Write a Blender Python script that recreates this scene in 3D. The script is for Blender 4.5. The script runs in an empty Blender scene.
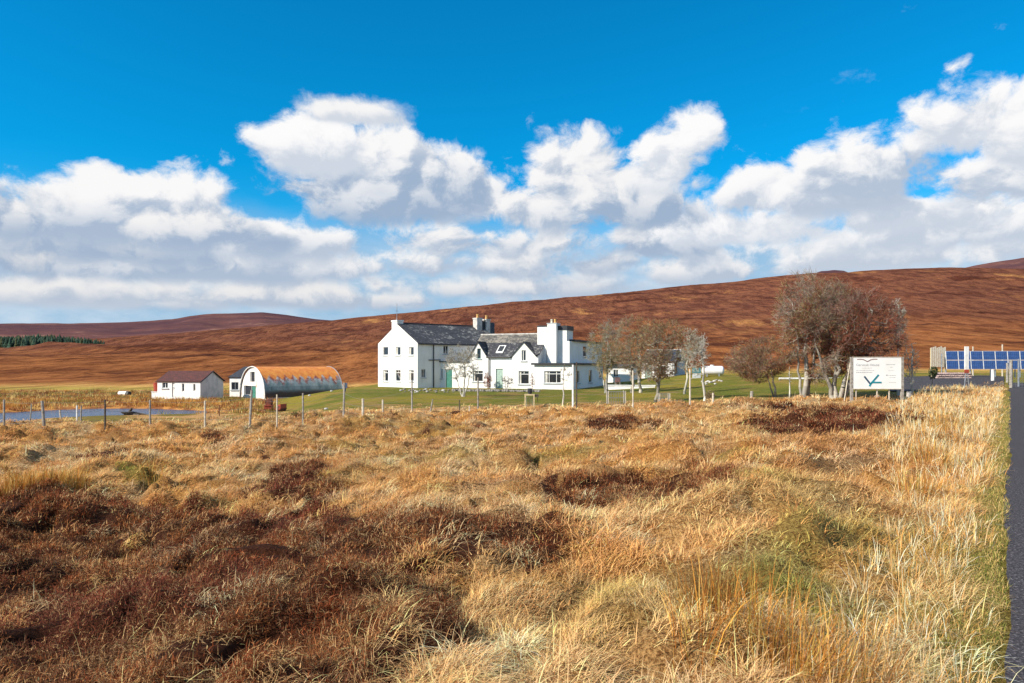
import bpy, math, random
import numpy as np
from mathutils import Vector

# ============================================================ camera / world / sun
SC = bpy.context.scene
COL = SC.collection
F = 740.0          # focal length in photo pixels
EYE = 366.0        # row of the eye level
H = 2.5            # eye height above the field
R = math.radians

cam_d = bpy.data.cameras.new('camera')
cam_d.sensor_width = 36.0
cam_d.lens = F / 1024 * 36.0
cam_d.shift_y = (EYE - 341.5) / 1024
cam_d.clip_start = 0.1
cam_d.clip_end = 30000
cam = bpy.data.objects.new('camera', cam_d)
COL.objects.link(cam)
cam.location = (0, 0, H)
cam.rotation_euler = (R(90), 0, 0)
SC.camera = cam

SUN_EL = 36.0
SH = Vector((-0.885, -0.465, 0)).normalized()
SDIR = Vector((SH.x * math.cos(R(SUN_EL)), SH.y * math.cos(R(SUN_EL)), math.sin(R(SUN_EL))))
sun_d = bpy.data.lights.new('sun', 'SUN')
sun_d.energy = 5.0
sun_d.angle = R(0.53)
sun_d.color = (1.0, 0.92, 0.79)
sun = bpy.data.objects.new('sun', sun_d)
COL.objects.link(sun)
sun.rotation_euler = SDIR.to_track_quat('Z', 'Y').to_euler()
sun.location = (0, 0, 60)

SC.cycles.max_bounces = 4; SC.cycles.diffuse_bounces = 2; SC.cycles.glossy_bounces = 2; SC.cycles.transmission_bounces = 2
SC.view_settings.view_transform = 'Standard'
SC.view_settings.look = 'None'
SC.view_settings.exposure = 0.60
SC.view_settings.gamma = 1.0
SC.view_settings.use_curve_mapping = False

# ---- node expression helper
class E:
    nt = None
    def __init__(s, sock): s.s = sock
    @staticmethod
    def math(op, *a, clamp=False):
        n = E.nt.nodes.new('ShaderNodeMath'); n.operation = op; n.use_clamp = clamp
        for i, v in enumerate(a):
            if isinstance(v, E): E.nt.links.new(v.s, n.inputs[i])
            else: n.inputs[i].default_value = v
        return E(n.outputs[0])
    def __add__(s, o): return E.math('ADD', s, o)
    __radd__ = __add__
    def __sub__(s, o): return E.math('SUBTRACT', s, o)
    def __rsub__(s, o): return E.math('SUBTRACT', o, s)
    def __mul__(s, o): return E.math('MULTIPLY', s, o)
    __rmul__ = __mul__
    def __truediv__(s, o): return E.math('DIVIDE', s, o)

def sstep(x, a, b):
    n = E.nt.nodes.new('ShaderNodeMapRange'); n.interpolation_type = 'SMOOTHSTEP'
    E.nt.links.new(x.s, n.inputs[0])
    n.inputs[1].default_value = a; n.inputs[2].default_value = b
    n.inputs[3].default_value = 0; n.inputs[4].default_value = 1
    return E(n.outputs[0])

def mixc(f, a, b, mode='MIX'):
    n = E.nt.nodes.new('ShaderNodeMix'); n.data_type = 'RGBA'; n.blend_type = mode
    n.clamp_factor = True
    for i, v in ((0, f), (6, a), (7, b)):
        if isinstance(v, E): E.nt.links.new(v.s, n.inputs[i])
        elif i == 0: n.inputs[0].default_value = v
        else: n.inputs[i].default_value = (*v, 1)
    return E(n.outputs[2])

def scalev(vec, s, off=(0, 0, 0)):
    n = E.nt.nodes.new('ShaderNodeMapping')
    E.nt.links.new(vec.s, n.inputs[0])
    n.inputs[3].default_value = s if isinstance(s, tuple) else (s, s, s)
    n.inputs[1].default_value = off
    return E(n.outputs[0])

def noise(vec, scale=1.0, detail=4, rough=0.5, dist=0.0, lac=2.0):
    n = E.nt.nodes.new('ShaderNodeTexNoise')
    E.nt.links.new(vec.s, n.inputs['Vector'])
    n.inputs['Scale'].default_value = scale; n.inputs['Detail'].default_value = detail
    n.inputs['Roughness'].default_value = rough; n.inputs['Distortion'].default_value = dist
    n.inputs['Lacunarity'].default_value = lac
    return E(n.outputs[0])

def voro(vec, scale=1.0, smooth=0.6, detail=0):
    n = E.nt.nodes.new('ShaderNodeTexVoronoi'); n.feature = 'F1'
    E.nt.links.new(vec.s, n.inputs['Vector'])
    n.inputs['Scale'].default_value = scale
    return E(n.outputs['Distance'])

def curve(x, pts, lo, hi):
    """piecewise curve through pts (x,y), both scaled to 0..1 by lo/hi"""
    n = E.nt.nodes.new('ShaderNodeFloatCurve')
    xs = [p[0] for p in pts]; x0, x1 = xs[0], xs[-1]
    t = (x - x0) / (x1 - x0)
    E.nt.links.new(t.s, n.inputs['Value'])
    c = n.mapping.curves[0]
    q = [((p[0] - x0) / (x1 - x0), (p[1] - lo) / (hi - lo)) for p in pts]
    c.points[0].location = q[0]; c.points[1].location = q[-1]
    for a in q[1:-1]: c.points.new(*a)
    n.mapping.update()
    return E(n.outputs[0]) * (hi - lo) + lo

def build_world():
    w = bpy.data.worlds.new('World')
    w.use_nodes = True
    nt = w.node_tree; nt.nodes.clear(); E.nt = nt
    out = nt.nodes.new('ShaderNodeOutputWorld')
    bg = nt.nodes.new('ShaderNodeBackground'); bg.inputs[1].default_value = 0.094
    nt.links.new(bg.outputs[0], out.inputs[0])
    sky = nt.nodes.new('ShaderNodeTexSky'); sky.sky_type = 'NISHITA'; sky.sun_disc = False
    sky.sun_elevation = R(SUN_EL); sky.sun_rotation = math.atan2(SH.x, SH.y)
    sky.altitude = 150; sky.air_density = 1.0; sky.dust_density = 0.3; sky.ozone_density = 2.5
    tc = nt.nodes.new('ShaderNodeTexCoord'); d = E(tc.outputs['Generated'])
    sp = nt.nodes.new('ShaderNodeSeparateXYZ'); nt.links.new(d.s, sp.inputs[0])
    x, y, z = (E(o) for o in sp.outputs)
    az = E.math('ARCTAN2', x, y) * (180 / math.pi)
    el = E.math('ARCSINE', z) * (180 / math.pi)
    def ae(px, py):
        u = (px - 512) / F; v = (EYE - py) / F
        return math.degrees(math.atan(u)), math.degrees(math.atan(v / math.sqrt(1 + u * u)))
    def topc(pts):
        q = [ae(*p) for p in pts]
        return curve(az, [(-180, q[0][1])] + q + [(180, q[-1][1])], 0, 40)
    # billow fields
    wv = scalev(d, (1, 1, 1.25))
    dn = E.nt.nodes.new('ShaderNodeTexNoise'); nt.links.new(wv.s, dn.inputs['Vector'])
    dn.inputs['Scale'].default_value = 9; dn.inputs['Detail'].default_value = 5
    vm = nt.nodes.new('ShaderNodeVectorMath'); vm.operation = 'MULTIPLY_ADD'
    nt.links.new(dn.outputs['Color'], vm.inputs[0]); vm.inputs[1].default_value = (.07, .07, .07)
    nt.links.new(wv.s, vm.inputs[2]); wq = E(vm.outputs[0])
    def bil(vec):
        a = voro(vec, 8.5, 0.9); b = voro(vec, 22, 0.8); c = noise(vec, 20, 7, 0.64)
        return (0.45 - a) * 5.5 + (0.4 - b) * 2.4 + (c - 0.5) * 8.0   # degrees
    # offset towards the sun (up-left in the picture)
    vo = nt.nodes.new('ShaderNodeVectorMath'); vo.operation = 'ADD'
    nt.links.new(wq.s, vo.inputs[0]); vo.inputs[1].default_value = (-.016, -.004, .018)
    b0 = bil(wq); b1 = bil(E(vo.outputs[0]))
    relief = sstep(b1 - b0, -1.7, 2.3)      # high = shaded side
    soft = noise(wv, 5.5, 3, 0.55)
    soft2 = noise(scalev(d, (1, 1, 2.6), (3, 1, 7)), 8, 5, 0.6)
    tint = mixc(1.0, E(sky.outputs[0]), (0.012, 0.84, 1.18), 'MULTIPLY')
    hz = sstep(el, 15.0, 1.0)
    base = mixc(hz * 0.75, tint, (1.1, 3.2, 5.6))
    wq2 = scalev(wq, (1, 1, 1), (3.3, 1.7, .6))
    vo2 = nt.nodes.new('ShaderNodeVectorMath'); vo2.operation = 'ADD'
    nt.links.new(wq2.s, vo2.inputs[0]); vo2.inputs[1].default_value = (-.016, -.004, .018)
    b2 = bil(wq2); b3 = bil(E(vo2.outputs[0]))
    relief2 = sstep(b3 - b2, -1.7, 2.3)
    fields = ((b0, relief), (b2, relief2))
    softv = (soft - .5) * 2.2 + (soft2 - .5) * 2.4
    def heap(under, cx, cy, rx, ry, k, grey=1.0, bright=1.0, soft_e=1.25, amp=.5, op=1.0):
        A0, E0 = ae(cx, cy); A1, _ = ae(cx + rx, cy); _, E1 = ae(cx, cy - ry)
        ra = A1 - A0; re = E1 - E0; bb, rel = fields[k]
        dx = (az - A0) * (1 / ra); dy = (el - E0) * (1 / re)
        dn = E.math('MINIMUM', dy, 0.0) * 1.45; dp = E.math('MAXIMUM', dy, 0.0)
        rr = E.math('SQRT', dx * dx + dn * dn + dp * dp)
        dd = (1.0 - rr) * (min(ra, re) * .95) + bb * amp + (softv * .5 + .92)
        low = sstep(dy, -.3, -1.05)                                  # soft, thin base
        m = sstep(dd, 0.0, soft_e) * (1.0 - low * (1.0 - sstep(dd, 0.0, 3.2)))
        v = dy * -.80 + .72 + dx * .2 + softv * .30 + (rel - .5) * .72
        sh = sstep(v, -.05, 1.0)
        c = mixc(sh * grey, (6.7 * bright, 6.65 * bright, 6.65 * bright), (2.2, 3.0, 4.2))
        return mixc(m * op, under, c)
    c = base
    # low haze of distant cloud along the horizon
    hb = sstep(el + softv * 1.6, 12.5, 7.0)
    c = mixc(hb * .85, c, mixc(sstep(softv, -.5, .6), (2.6, 3.8, 5.1), (4.9, 5.4, 6.0)))
    HEAPS = [(60, 296, 170, 15, 0, .7, .9), (300, 300, 170, 13, 1, .8, .88), (520, 288, 150, 15, 0, .8, .9), (700, 272, 140, 17, 1, .8, .95), (900, 256, 190, 20, 0, .7, 1.0), (1150, 240, 200, 30, 1, .7, 1.0),
             (30, 262, 110, 24, 1, 1.0, .85), (215, 268, 120, 22, 0, .9, .95), (420, 268, 120, 20, 1, .85, .97), (585, 264, 100, 20, 0, .95, .92), (790, 248, 120, 22, 1, .7, 1.02), (985, 228, 130, 32, 0, .7, 1.03),
             (90, 240, 120, 34, 0, 1.0, .92), (280, 242, 100, 30, 1, .8, 1.0), (480, 244, 90, 26, 0, .9, .97), (655, 240, 90, 32, 1, 1.0, .95), (745, 228, 75, 30, 0, .55, 1.05), (880, 222, 120, 28, 1, .65, 1.04),
             (-30, 208, 70, 42, 1, .9, .97), (125, 216, 105, 46, 1, .95, 1.0), (215, 230, 60, 28, 0, 1.0, .95), (15, 218, 50, 34, 0, 1.0, .95),
             (455, 196, 75, 42, 1, .95, 1.0), (385, 188, 105, 58, 0, 1.05, 1.0), (310, 152, 52, 36, 1, .6, 1.03), (352, 116, 34, 11, 0, .5, .97),
             (580, 186, 68, 50, 0, .95, 1.0), (625, 206, 80, 46, 1, 1.05, .97), (668, 168, 50, 38, 0, .6, 1.03), (540, 212, 50, 34, 1, .9, .98),
             (748, 194, 52, 38, 1, .75, 1.02), (815, 196, 75, 34, 0, .8, 1.02), (880, 176, 85, 46, 1, .85, 1.02), (1030, 178, 130, 46, 1, .8, 1.02), (962, 128, 72, 50, 0, .6, 1.03), (1045, 134, 85, 52, 1, .6, 1.02),
             (-220, 215, 150, 60, 0, .9, 1.0), (-450, 240, 220, 80, 1, .9, 1.0), (1240, 150, 170, 80, 0, .8, 1.0), (1560, 190, 300, 110, 1, .8, 1.0)]
    for (cx, cy, rx, ry, k, gr, br) in HEAPS:
        c = heap(c, cx, cy, rx, ry, k, gr * .9, br, amp=.50 if ry > 16 else .30)
    # small wisps, upper right
    wm = noise(scalev(d, (1, 1, 1.6), (2.2, 0, 0)), 9, 8, 0.62)
    wz = sstep(az, 17.0, 36.0) * sstep(el, 30.0, 20.0)
    c = mixc(sstep(wm, 0.60, 0.74) * wz * 0.6, c, (5.6, 6.0, 6.6))
    # unseen broken cloud added overhead and behind the viewpoint as neutral fill light
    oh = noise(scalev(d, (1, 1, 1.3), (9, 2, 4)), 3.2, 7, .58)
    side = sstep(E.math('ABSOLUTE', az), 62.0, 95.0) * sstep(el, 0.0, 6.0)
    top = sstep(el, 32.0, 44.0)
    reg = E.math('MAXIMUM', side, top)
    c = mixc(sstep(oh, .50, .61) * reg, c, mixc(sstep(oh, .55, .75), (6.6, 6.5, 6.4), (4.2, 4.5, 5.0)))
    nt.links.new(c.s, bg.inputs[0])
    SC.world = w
build_world()

# ============================================================ numpy helpers
rng = np.random.default_rng(7)
def ss(a, b, x):
    t = np.clip((np.asarray(x, float) - a) / (b - a), 0, 1)
    return t * t * (3 - 2 * t)

def vnoise(x, y, seed=0):
    x = np.asarray(x, float); y = np.asarray(y, float)
    xi = np.floor(x).astype(np.int64); yi = np.floor(y).astype(np.int64)
    fx = x - xi; fy = y - yi
    fx = fx * fx * (3 - 2 * fx); fy = fy * fy * (3 - 2 * fy)
    def h(a, b):
        n = (a * 374761393 + b * 668265263 + seed * 1442695041) & 0x7fffffff
        n = ((n ^ (n >> 13)) * 1274126177) & 0x7fffffff
        n = n ^ (n >> 16)
        return (n & 0xffff) / 65535.0
    return (h(xi, yi) * (1 - fx) + h(xi + 1, yi) * fx) * (1 - fy) + (h(xi, yi + 1) * (1 - fx) + h(xi + 1, yi + 1) * fx) * fy

def fbm(x, y, seed=0, o=4):
    s = 0; a = .5; t = 0
    for i in range(o):
        s = s + a * vnoise(x * 2 ** i + 17 * i, y * 2 ** i - 31 * i, seed + i); t += a; a *= .5
    return s / t

def interp(x, pts):
    return np.interp(x, [p[0] for p in pts], [p[1] for p in pts])

RD = (.559, .829)
def road_ds(X, Y): return -.829 * X + .559 * Y, .559 * X + .829 * Y

POND_FAR = [(-500, 422), (-100, 416), (0, 412.5), (50, 409.5), (100, 408), (150, 408), (200, 410), (232, 412.4)]
POND_NEAR = [(-500, 436), (-100, 429), (0, 424.5), (20, 421.5), (50, 418.4), (100, 416), (150, 415), (232, 413)]
POND_Z = -1.22
def base_z(X, Y):
    X = np.asarray(X, float); Y = np.asarray(Y, float)
    d, s = road_ds(X, Y)
    s0 = np.clip(s, 0, 90)
    outer = 10 + .42 * s0; inner = 1 + .11 * s0
    t = np.clip((outer - d) / (outer - inner), 0, 1); A = t * t * (3 - 2 * t)
    z = A * (.8 + .75 * ss(38, 76, s))
    z = z + (1 - A) * 1.35 * ss(6, 30, X) * ss(62, 98, Y)
    z = z + .12 * ss(-24, -10, X) * ss(60, 80, Y) * (1 - A)
    k = ss(50, 84, Y)
    w = ss(0, 1, ((-9 - 8 * k) - X) / (10.0))
    z = z - 1.12 * w * ss(29, 46, Y)
    # pond bowl
    Ys = np.maximum(Y, 1.0)
    px = 512 + F * X / Ys; py = EYE + (H - POND_Z) * F / Ys
    inside = np.minimum(py - interp(px, POND_FAR), interp(px, POND_NEAR) - py)
    inside = np.where(px > 232, -5, inside)
    z = z - .42 * ss(-1.0, 1.2, inside)
    return z

MOOR_CREST = [(-900, 362), (-300, 352), (0, 346), (60, 342), (150, 335.5), (250, 327.5), (330, 320.5), (400, 313), (500, 303.5), (600, 294.5), (700, 284.5), (780, 276), (815, 272.5), (850, 272), (900, 268.3), (950, 267), (975, 267.5), (1024, 269), (1200, 262), (1900, 230)]
def rise(px, X, Y):
    yc = interp(px, MOOR_CREST)
    Yc = interp(px, [(-900, 900), (0, 950), (330, 1300), (700, 1500), (1900, 1500)])
    zc = H + (EYE - yc) / F * Yc
    t = np.clip((Y - 112) / (Yc - 112), 0, 3)
    up = zc * np.minimum(t, 1) ** interp(px, [(0, 1.35), (400, 1.45), (900, 1.5)])
    back = np.clip(t - 1, 0, 3)
    up = up * (1 - .12 * np.minimum(back * 2, 1)) - back * zc * .05
    rel = (fbm(X / 90, Y / 90, 5, 5) - .5) * .018 * Y * ss(150, 500, Y) * (1 - .75 * ss(.8, 1.0, t))
    rel2 = (fbm(X / 9, Y / 34, 9, 4) - .5) * 2.0 * ss(112, 200, Y) * (1 - .8 * ss(.85, 1.0, t))
    mound = 0
    return up + rel + rel2 + mound

def project(X, Y, Z):
    Ys = np.maximum(Y, .5)
    return 512 + F * X / Ys, EYE + (H - Z) * F / Ys

LAWN = [(225, 416), (260, 416.5), (300, 414), (343, 411), (400, 408), (480, 407.5), (560, 406), (640, 403.5), (700, 403.5), (760, 400.5), (850, 397), (905, 395.5), (960, 388), (1003, 385)]
# heather patches of the near field: (px, py, rx, ry, strength)
HEATH = [(60, 640, 420, 90, 1.1), (120, 575, 330, 60, 1.1), (60, 522, 190, 34, 1.0), (250, 530, 170, 26, .8), (330, 540, 110, 26, .9), (300, 490, 50, 13, .9),
         (480, 548, 90, 20, .85), (550, 572, 32, 9, .5), (630, 490, 95, 13, .95), (560, 500, 40, 6, .7), (628, 424, 42, 6, 1.1),
         (830, 428, 95, 13, 1.15), (770, 410, 32, 4, 1.0), (112, 458, 36, 8, .9), (480, 640, 60, 26, .4), (300, 472, 30, 6, .8),
         (215, 436, 14, 5, .8), (700, 472, 16, 5, .8), (705, 508, 30, 9, .7), (395, 625, 50, 40, .9), (545, 478, 14, 5, .5), (880, 470, 20, 5, .4)]
def heath_w(px, py, X, Y):
    w = np.zeros_like(px)
    for cx, cy, rx, ry, s in HEATH:
        q = ((px - cx) / rx) ** 2 + ((py - cy) / ry) ** 2
        w = np.maximum(w, s * (1 - ss(.45, 1.35, q)))
    n = fbm(X / 1.1, Y / 1.1, 21, 4); n2 = fbm(X / .35, Y / .35, 25, 2)
    v = w * 1.0 + (n - .5) * 1.5 * (w > .02) + (n2 - .5) * .45
    v = v + .55 * ss(.66, .8, fbm(X / 2.3, Y / 2.3, 77, 3)) * ss(12, 20, Y)
    return ss(.42, .58, v)

def green_w(px, py, X, Y):
    w = np.zeros_like(px)
    for cx, cy, rx, ry, s in [(830, 590, 120, 62, .8), (900, 545, 90, 30, .6), (735, 465, 30, 8, .6), (550, 450, 60, 9, .6), (600, 640, 90, 40, .35),
                              (140, 477, 26, 9, 1.1), (1000, 560, 24, 150, 1.0), (430, 460, 60, 8, .6), (740, 500, 40, 9, .4), (690, 472, 12, 5, 1.0), (940, 425, 60, 8, .7), (350, 446, 60, 6, .5)]:
        q = ((px - cx) / rx) ** 2 + ((py - cy) / ry) ** 2
        w = np.maximum(w, s * (1 - ss(.3, 1.3, q)))
    n = fbm(X / .9, Y / .9, 41, 3)
    return np.clip(w * ss(.3, .6, n + .12) + .35 * ss(.62, .75, fbm(X / 3, Y / 3, 45, 3)), 0, 1)

def hummock(X, Y, py=None):
    d, s = road_ds(X, Y)
    k = ss(.3, 1.6, d)
    f = 1 - ss(36, 50, Y) * .75
    h = (fbm(X / 1.35, Y / 1.35, 11, 3) - .5) * .72 + (fbm(X / .5, Y / .5, 13, 2) - .5) * .26 + (fbm(X / 6, Y / 6, 15, 2) - .5) * .5
    lumps = np.abs(fbm(X / 1.0, Y / 1.0, 18, 2) - .5) * 2
    h = h - .20 * (1 - ss(.0, .25, lumps))
    return h * k * f

def ground_z(X, Y):
    X = np.asarray(X, float); Y = np.asarray(Y, float)
    b = base_z(X, Y)
    d, s = road_ds(X, Y)
    px, py = project(X, Y, b)
    field = ss(-3, 4, py - interp(px, LAWN))         # 1 in the rough field, 0 on lawn
    pond = ss(47, 38, Y)
    flat = np.where(px < 235, ss(44, 33, Y), field)
    return b + hummock(X, Y) * flat * np.where(d < 0, 0, 1)

def gz(X, Y): return float(ground_z(np.array([X]), np.array([Y]))[0])
def gpix(px, py, ylo=3.0, yhi=130.0):
    """point of the ground seen at a photo pixel"""
    Y = np.geomspace(yhi, ylo, 1500)
    X = (px - 512) / F * Y
    q = EYE + (H - base_z(X, Y)) * F / Y
    i = int(np.argmax(q >= py))
    return Vector((X[i], Y[i], gz(X[i], Y[i])))
def atY(px, Y):
    X = (px - 512) / F * Y
    return Vector((X, Y, gz(X, Y)))

# ============================================================ materials
MATS = {}
def new_mat(name):
    m = bpy.data.materials.new(name); m.use_nodes = True
    nt = m.node_tree; E.nt = nt
    b = nt.nodes['Principled BSDF']
    return m, nt, b
def coords(kind='Object'):
    tc = E.nt.nodes.new('ShaderNodeTexCoord'); return E(tc.outputs[kind])
def bump(b, h, strength=.5, dist=.05):
    n = E.nt.nodes.new('ShaderNodeBump'); n.inputs['Strength'].default_value = strength
    n.inputs['Distance'].default_value = dist
    E.nt.links.new(h.s, n.inputs['Height']); E.nt.links.new(n.outputs[0], b.inputs['Normal'])
def simple(name, col, rough=.7, col2=None, scale=3.0, metal=0, bumps=0, detail=5, lo=.4, hi=.65):
    m, nt, b = new_mat(name)
    b.inputs['Roughness'].default_value = rough; b.inputs['Metallic'].default_value = metal
    v = coords(); n = noise(v, scale, detail, .6)
    c2 = col2 or tuple(c * .75 for c in col)
    c = mixc(sstep(n, lo, hi), col, c2)
    E.nt.links.new(c.s, b.inputs['Base Color'])
    if bumps: bump(b, n, bumps, .03)
    MATS[name] = m; return m

def mk_vcol(name, rough=.75, transl=.0, spec=.2):
    m, nt, b = new_mat(name)
    a = nt.nodes.new('ShaderNodeAttribute'); a.attribute_name = 'tone'
    nt.links.new(a.outputs['Color'], b.inputs['Base Color'])
    b.inputs['Roughness'].default_value = rough
    b.inputs['Specular IOR Level'].default_value = spec
    if transl:
        t = nt.nodes.new('ShaderNodeBsdfTranslucent'); nt.links.new(a.outputs['Color'], t.inputs[0])
        mx = nt.nodes.new('ShaderNodeMixShader'); mx.inputs[0].default_value = transl
        nt.links.new(b.outputs[0], mx.inputs[1]); nt.links.new(t.outputs[0], mx.inputs[2])
        nt.links.new(mx.outputs[0], nt.nodes['Material Output'].inputs[0])
    MATS[name] = m; return m

def mat_harl():
    m, nt, b = new_mat('white_wall'); v = coords()
    n = noise(v, .8, 5, .6); n2 = noise(scalev(v, (1.6, 1.6, .22)), 1.8, 6, .65); n3 = noise(v, 22, 3, .6)
    c = mixc(sstep(n, .4, .7), (.80, .785, .755), (.72, .70, .66))
    c = mixc(sstep(n2, .56, .74) * .55, c, (.55, .53, .48))
    nt.links.new(c.s, b.inputs['Base Color']); b.inputs['Roughness'].default_value = .9
    bump(b, n3, .5, .02); MATS['white_wall'] = m
mat_harl()
simple('white_paint', (.78, .77, .74), .6, (.62, .60, .56), 3)
simple('grey_render_and_shade', (.50, .52, .53), .85, (.38, .41, .43), 1.5)  # grey of sills and caps, also colours in the shade of two gables
simple('black_trim', (.018, .02, .026), .55)
simple('felt_roof', (.045, .055, .075), .8, (.075, .085, .10), 2)
simple('gutter', (.035, .035, .04), .5)
simple('weathered_wood', (.34, .31, .27), .85, (.20, .17, .14), 9)
simple('pale_wood', (.60, .53, .42), .8, (.42, .35, .26), 9)
simple('yellow_wood', (.62, .50, .28), .8, (.46, .36, .20), 7)
simple('dark_wood', (.06, .045, .035), .85, (.11, .085, .06), 9)
simple('green_paint', (.03, .16, .12), .55, (.05, .20, .15), 4)
simple('pale_green_paint', (.36, .47, .40), .6, (.27, .38, .32), 4)
simple('teal_paint', (.02, .22, .27), .5)
simple('pot_clay', (.62, .36, .12), .8)
simple('pot_pale', (.66, .60, .48), .8)
simple('stone', (.30, .27, .24), .9, (.14, .12, .11), 3, bumps=.6)
simple('pale_stone', (.55, .52, .48), .9, (.36, .33, .30), 3, bumps=.5)
simple('pink_stone', (.42, .30, .27), .9, (.26, .19, .17), 3, bumps=.5)
simple('red_paint', (.42, .05, .02), .55, (.22, .05, .03), 6)
simple('rust', (.20, .06, .03), .85, (.10, .035, .02), 5)
simple('tank_white', (.78, .76, .77), .35, (.70, .67, .68), 2)
simple('steel', (.42, .44, .46), .4, (.3, .31, .33), 5, metal=.6)
simple('wire', (.30, .30, .30), .5, metal=.5)
simple('curtain', (.55, .52, .46), .9)
simple('tyre', (.02, .02, .022), .8)
simple('blue_plastic', (.05, .10, .22), .5)
mk_vcol('dry_grass', .9, .32, .04)
mk_vcol('heather', .95, .08, .0)
mk_vcol('twigs', .85, .0, .1)
mk_vcol('needles', .9, .0, .1)

def mat_glass():
    m, nt, b = new_mat('window_glass')
    b.inputs['Base Color'].default_value = (.015, .02, .025, 1); b.inputs['Roughness'].default_value = .06
    b.inputs['Specular IOR Level'].default_value = .8
    MATS['window_glass'] = m
mat_glass()

def mat_slate(name='slate', lich=.5, base=(.022, .022, .027), lcol=(.24, .235, .22)):
    m, nt, b = new_mat(name)
    v = coords('UV')
    br = nt.nodes.new('ShaderNodeTexBrick'); nt.links.new(v.s, br.inputs['Vector'])
    br.inputs['Scale'].default_value = 1; br.inputs['Brick Width'].default_value = .30
    br.inputs['Row Height'].default_value = .20; br.inputs['Mortar Size'].default_value = .012
    br.inputs['Color1'].default_value = (*base, 1)
    br.inputs['Color2'].default_value = (*[c * 1.9 for c in base], 1)
    br.inputs['Mortar'].default_value = (.012, .012, .014, 1)
    n = noise(v, 2.2, 5, .8); n2 = noise(scalev(v, (1, 1, 1), (7, 3, 0)), .35, 3, .6)
    k = sstep(n + (n2 - .5) * .5, .56 - .1 * lich, .66 - .06 * lich)
    c = mixc(k * .9, E(br.outputs['Color']), lcol)
    nt.links.new(c.s, b.inputs['Base Color']); b.inputs['Roughness'].default_value = .75
    bump(b, E(br.outputs['Fac']), .5, .02)
    MATS[name] = m
mat_slate('slate', .38)
mat_slate('lichen_slate', 1.2, (.06, .055, .05), (.25, .22, .18))
mat_slate('dark_slate', -.2, (.018, .021, .03))
mat_slate('brown_tin', -.5, (.060, .014, .009), (.10, .04, .025))

def mat_nissen():
    m, nt, b = new_mat('corrugated_iron')
    v = coords('UV')       # u along hut (m), v around arc 0..1
    sp = nt.nodes.new('ShaderNodeSeparateXYZ'); nt.links.new(v.s, sp.inputs[0])
    u, a = E(sp.outputs[0]), E(sp.outputs[1])
    n = noise(scalev(v, (.9, 5, 1)), 1, 6, .65); nf = noise(scalev(v, (2.2, 16, 1)), 1, 5, .6)
    sh = E.math('FRACT', u * 1.12)
    tri = E.math('ABSOLUTE', sh - .5)
    hgt = E.math('ABSOLUTE', a - .5)     # 0 at crown, .5 at ground
    edge = hgt + (tri - .25) * .13 + (n - .5) * .14
    k = sstep(edge, .275, .305)
    rust = mixc(sstep(nf, .35, .7), (.58, .17, .022), (.70, .28, .045))
    mid = mixc(sstep(nf, .4, .65), (.24, .05, .03), (.36, .38, .38))
    low = mixc(sstep(n, .38, .62), (.10, .16, .175), (.27, .33, .34))
    c = mixc(k, rust, mid); c = mixc(sstep(edge, .315, .37), c, low)
    c = mixc(sstep(hgt + (n - .5) * .06, .42, .46), c, (.05, .03, .025))  # shadow along the foot of the hut put into the colour
    wv = E.math('SINE', a * 2 * math.pi * 60)
    nt.links.new(c.s, b.inputs['Base Color']); b.inputs['Roughness'].default_value = .6
    bump(b, E.math('SINE', u * 2 * math.pi * 7), .5, .03)
    MATS['corrugated_iron'] = m
mat_nissen()

def mat_lichwall():
    m, nt, b = new_mat('stained_wall')
    v = coords(); n = noise(v, 1.6, 6, .65); n2 = noise(scalev(v, (1, 1, .4)), 3, 6, .6)
    c = mixc(sstep(n, .5, .68), (.74, .72, .66), (.50, .34, .27)); c = mixc(sstep(n2, .58, .72), c, (.30, .26, .22))
    nt.links.new(c.s, b.inputs['Base Color']); b.inputs['Roughness'].default_value = .9
    MATS['stained_wall'] = m
mat_lichwall()

def mat_water():
    m, nt, b = new_mat('pond_water')
    v = coords(); n = noise(scalev(v, (1.2, 3, 1)), 1.5, 4, .6)
    b.inputs['Base Color'].default_value = (.008, .035, .09, 1); b.inputs['Roughness'].default_value = .2
    b.inputs['Specular IOR Level'].default_value = .22
    bump(b, n, .5, .08)
    MATS['pond_water'] = m
mat_water()

def mat_road():
    m, nt, b = new_mat('asphalt')
    v = coords(); n = noise(v, 45, 3, .7); n2 = noise(v, .6, 4, .6); n3 = noise(v, 9, 4, .7)
    c = mixc(sstep(n, .35, .7), (.026, .024, .028), (.11, .10, .108))
    c = mixc(sstep(n, .60, .70) * .8, c, (.36, .31, .31))
    c = mixc(sstep(n2, .45, .7) * .4, c, (.055, .05, .052))
    c = mixc(sstep(n3, .66, .72) * .5, c, (.20, .17, .14))
    nt.links.new(c.s, b.inputs['Base Color']); b.inputs['Roughness'].default_value = .95; b.inputs['Specular IOR Level'].default_value = .08
    bump(b, n, .8, .012)
    MATS['asphalt'] = m
mat_road()

def mat_near():
    m, nt, b = new_mat('field_ground')
    a = nt.nodes.new('ShaderNodeAttribute'); a.attribute_name = 'tone'
    v = coords(); n = noise(scalev(v, (1, .6, 1)), 45, 6, .75, .8); n2 = noise(v, 1.3, 5, .65)
    c = mixc(sstep(n, .55, .42), E(a.outputs['Color']), (.38, .30, .24), 'MULTIPLY')
    c = mixc(sstep(n2, .35, .7) * .45, c, (.6, .52, .4), 'MULTIPLY')
    nt.links.new(c.s, b.inputs['Base Color']); b.inputs['Roughness'].default_value = .95
    b.inputs['Specular IOR Level'].default_value = .1
    bump(b, n, .9, .06)
    MATS['field_ground'] = m
mat_near()

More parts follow.
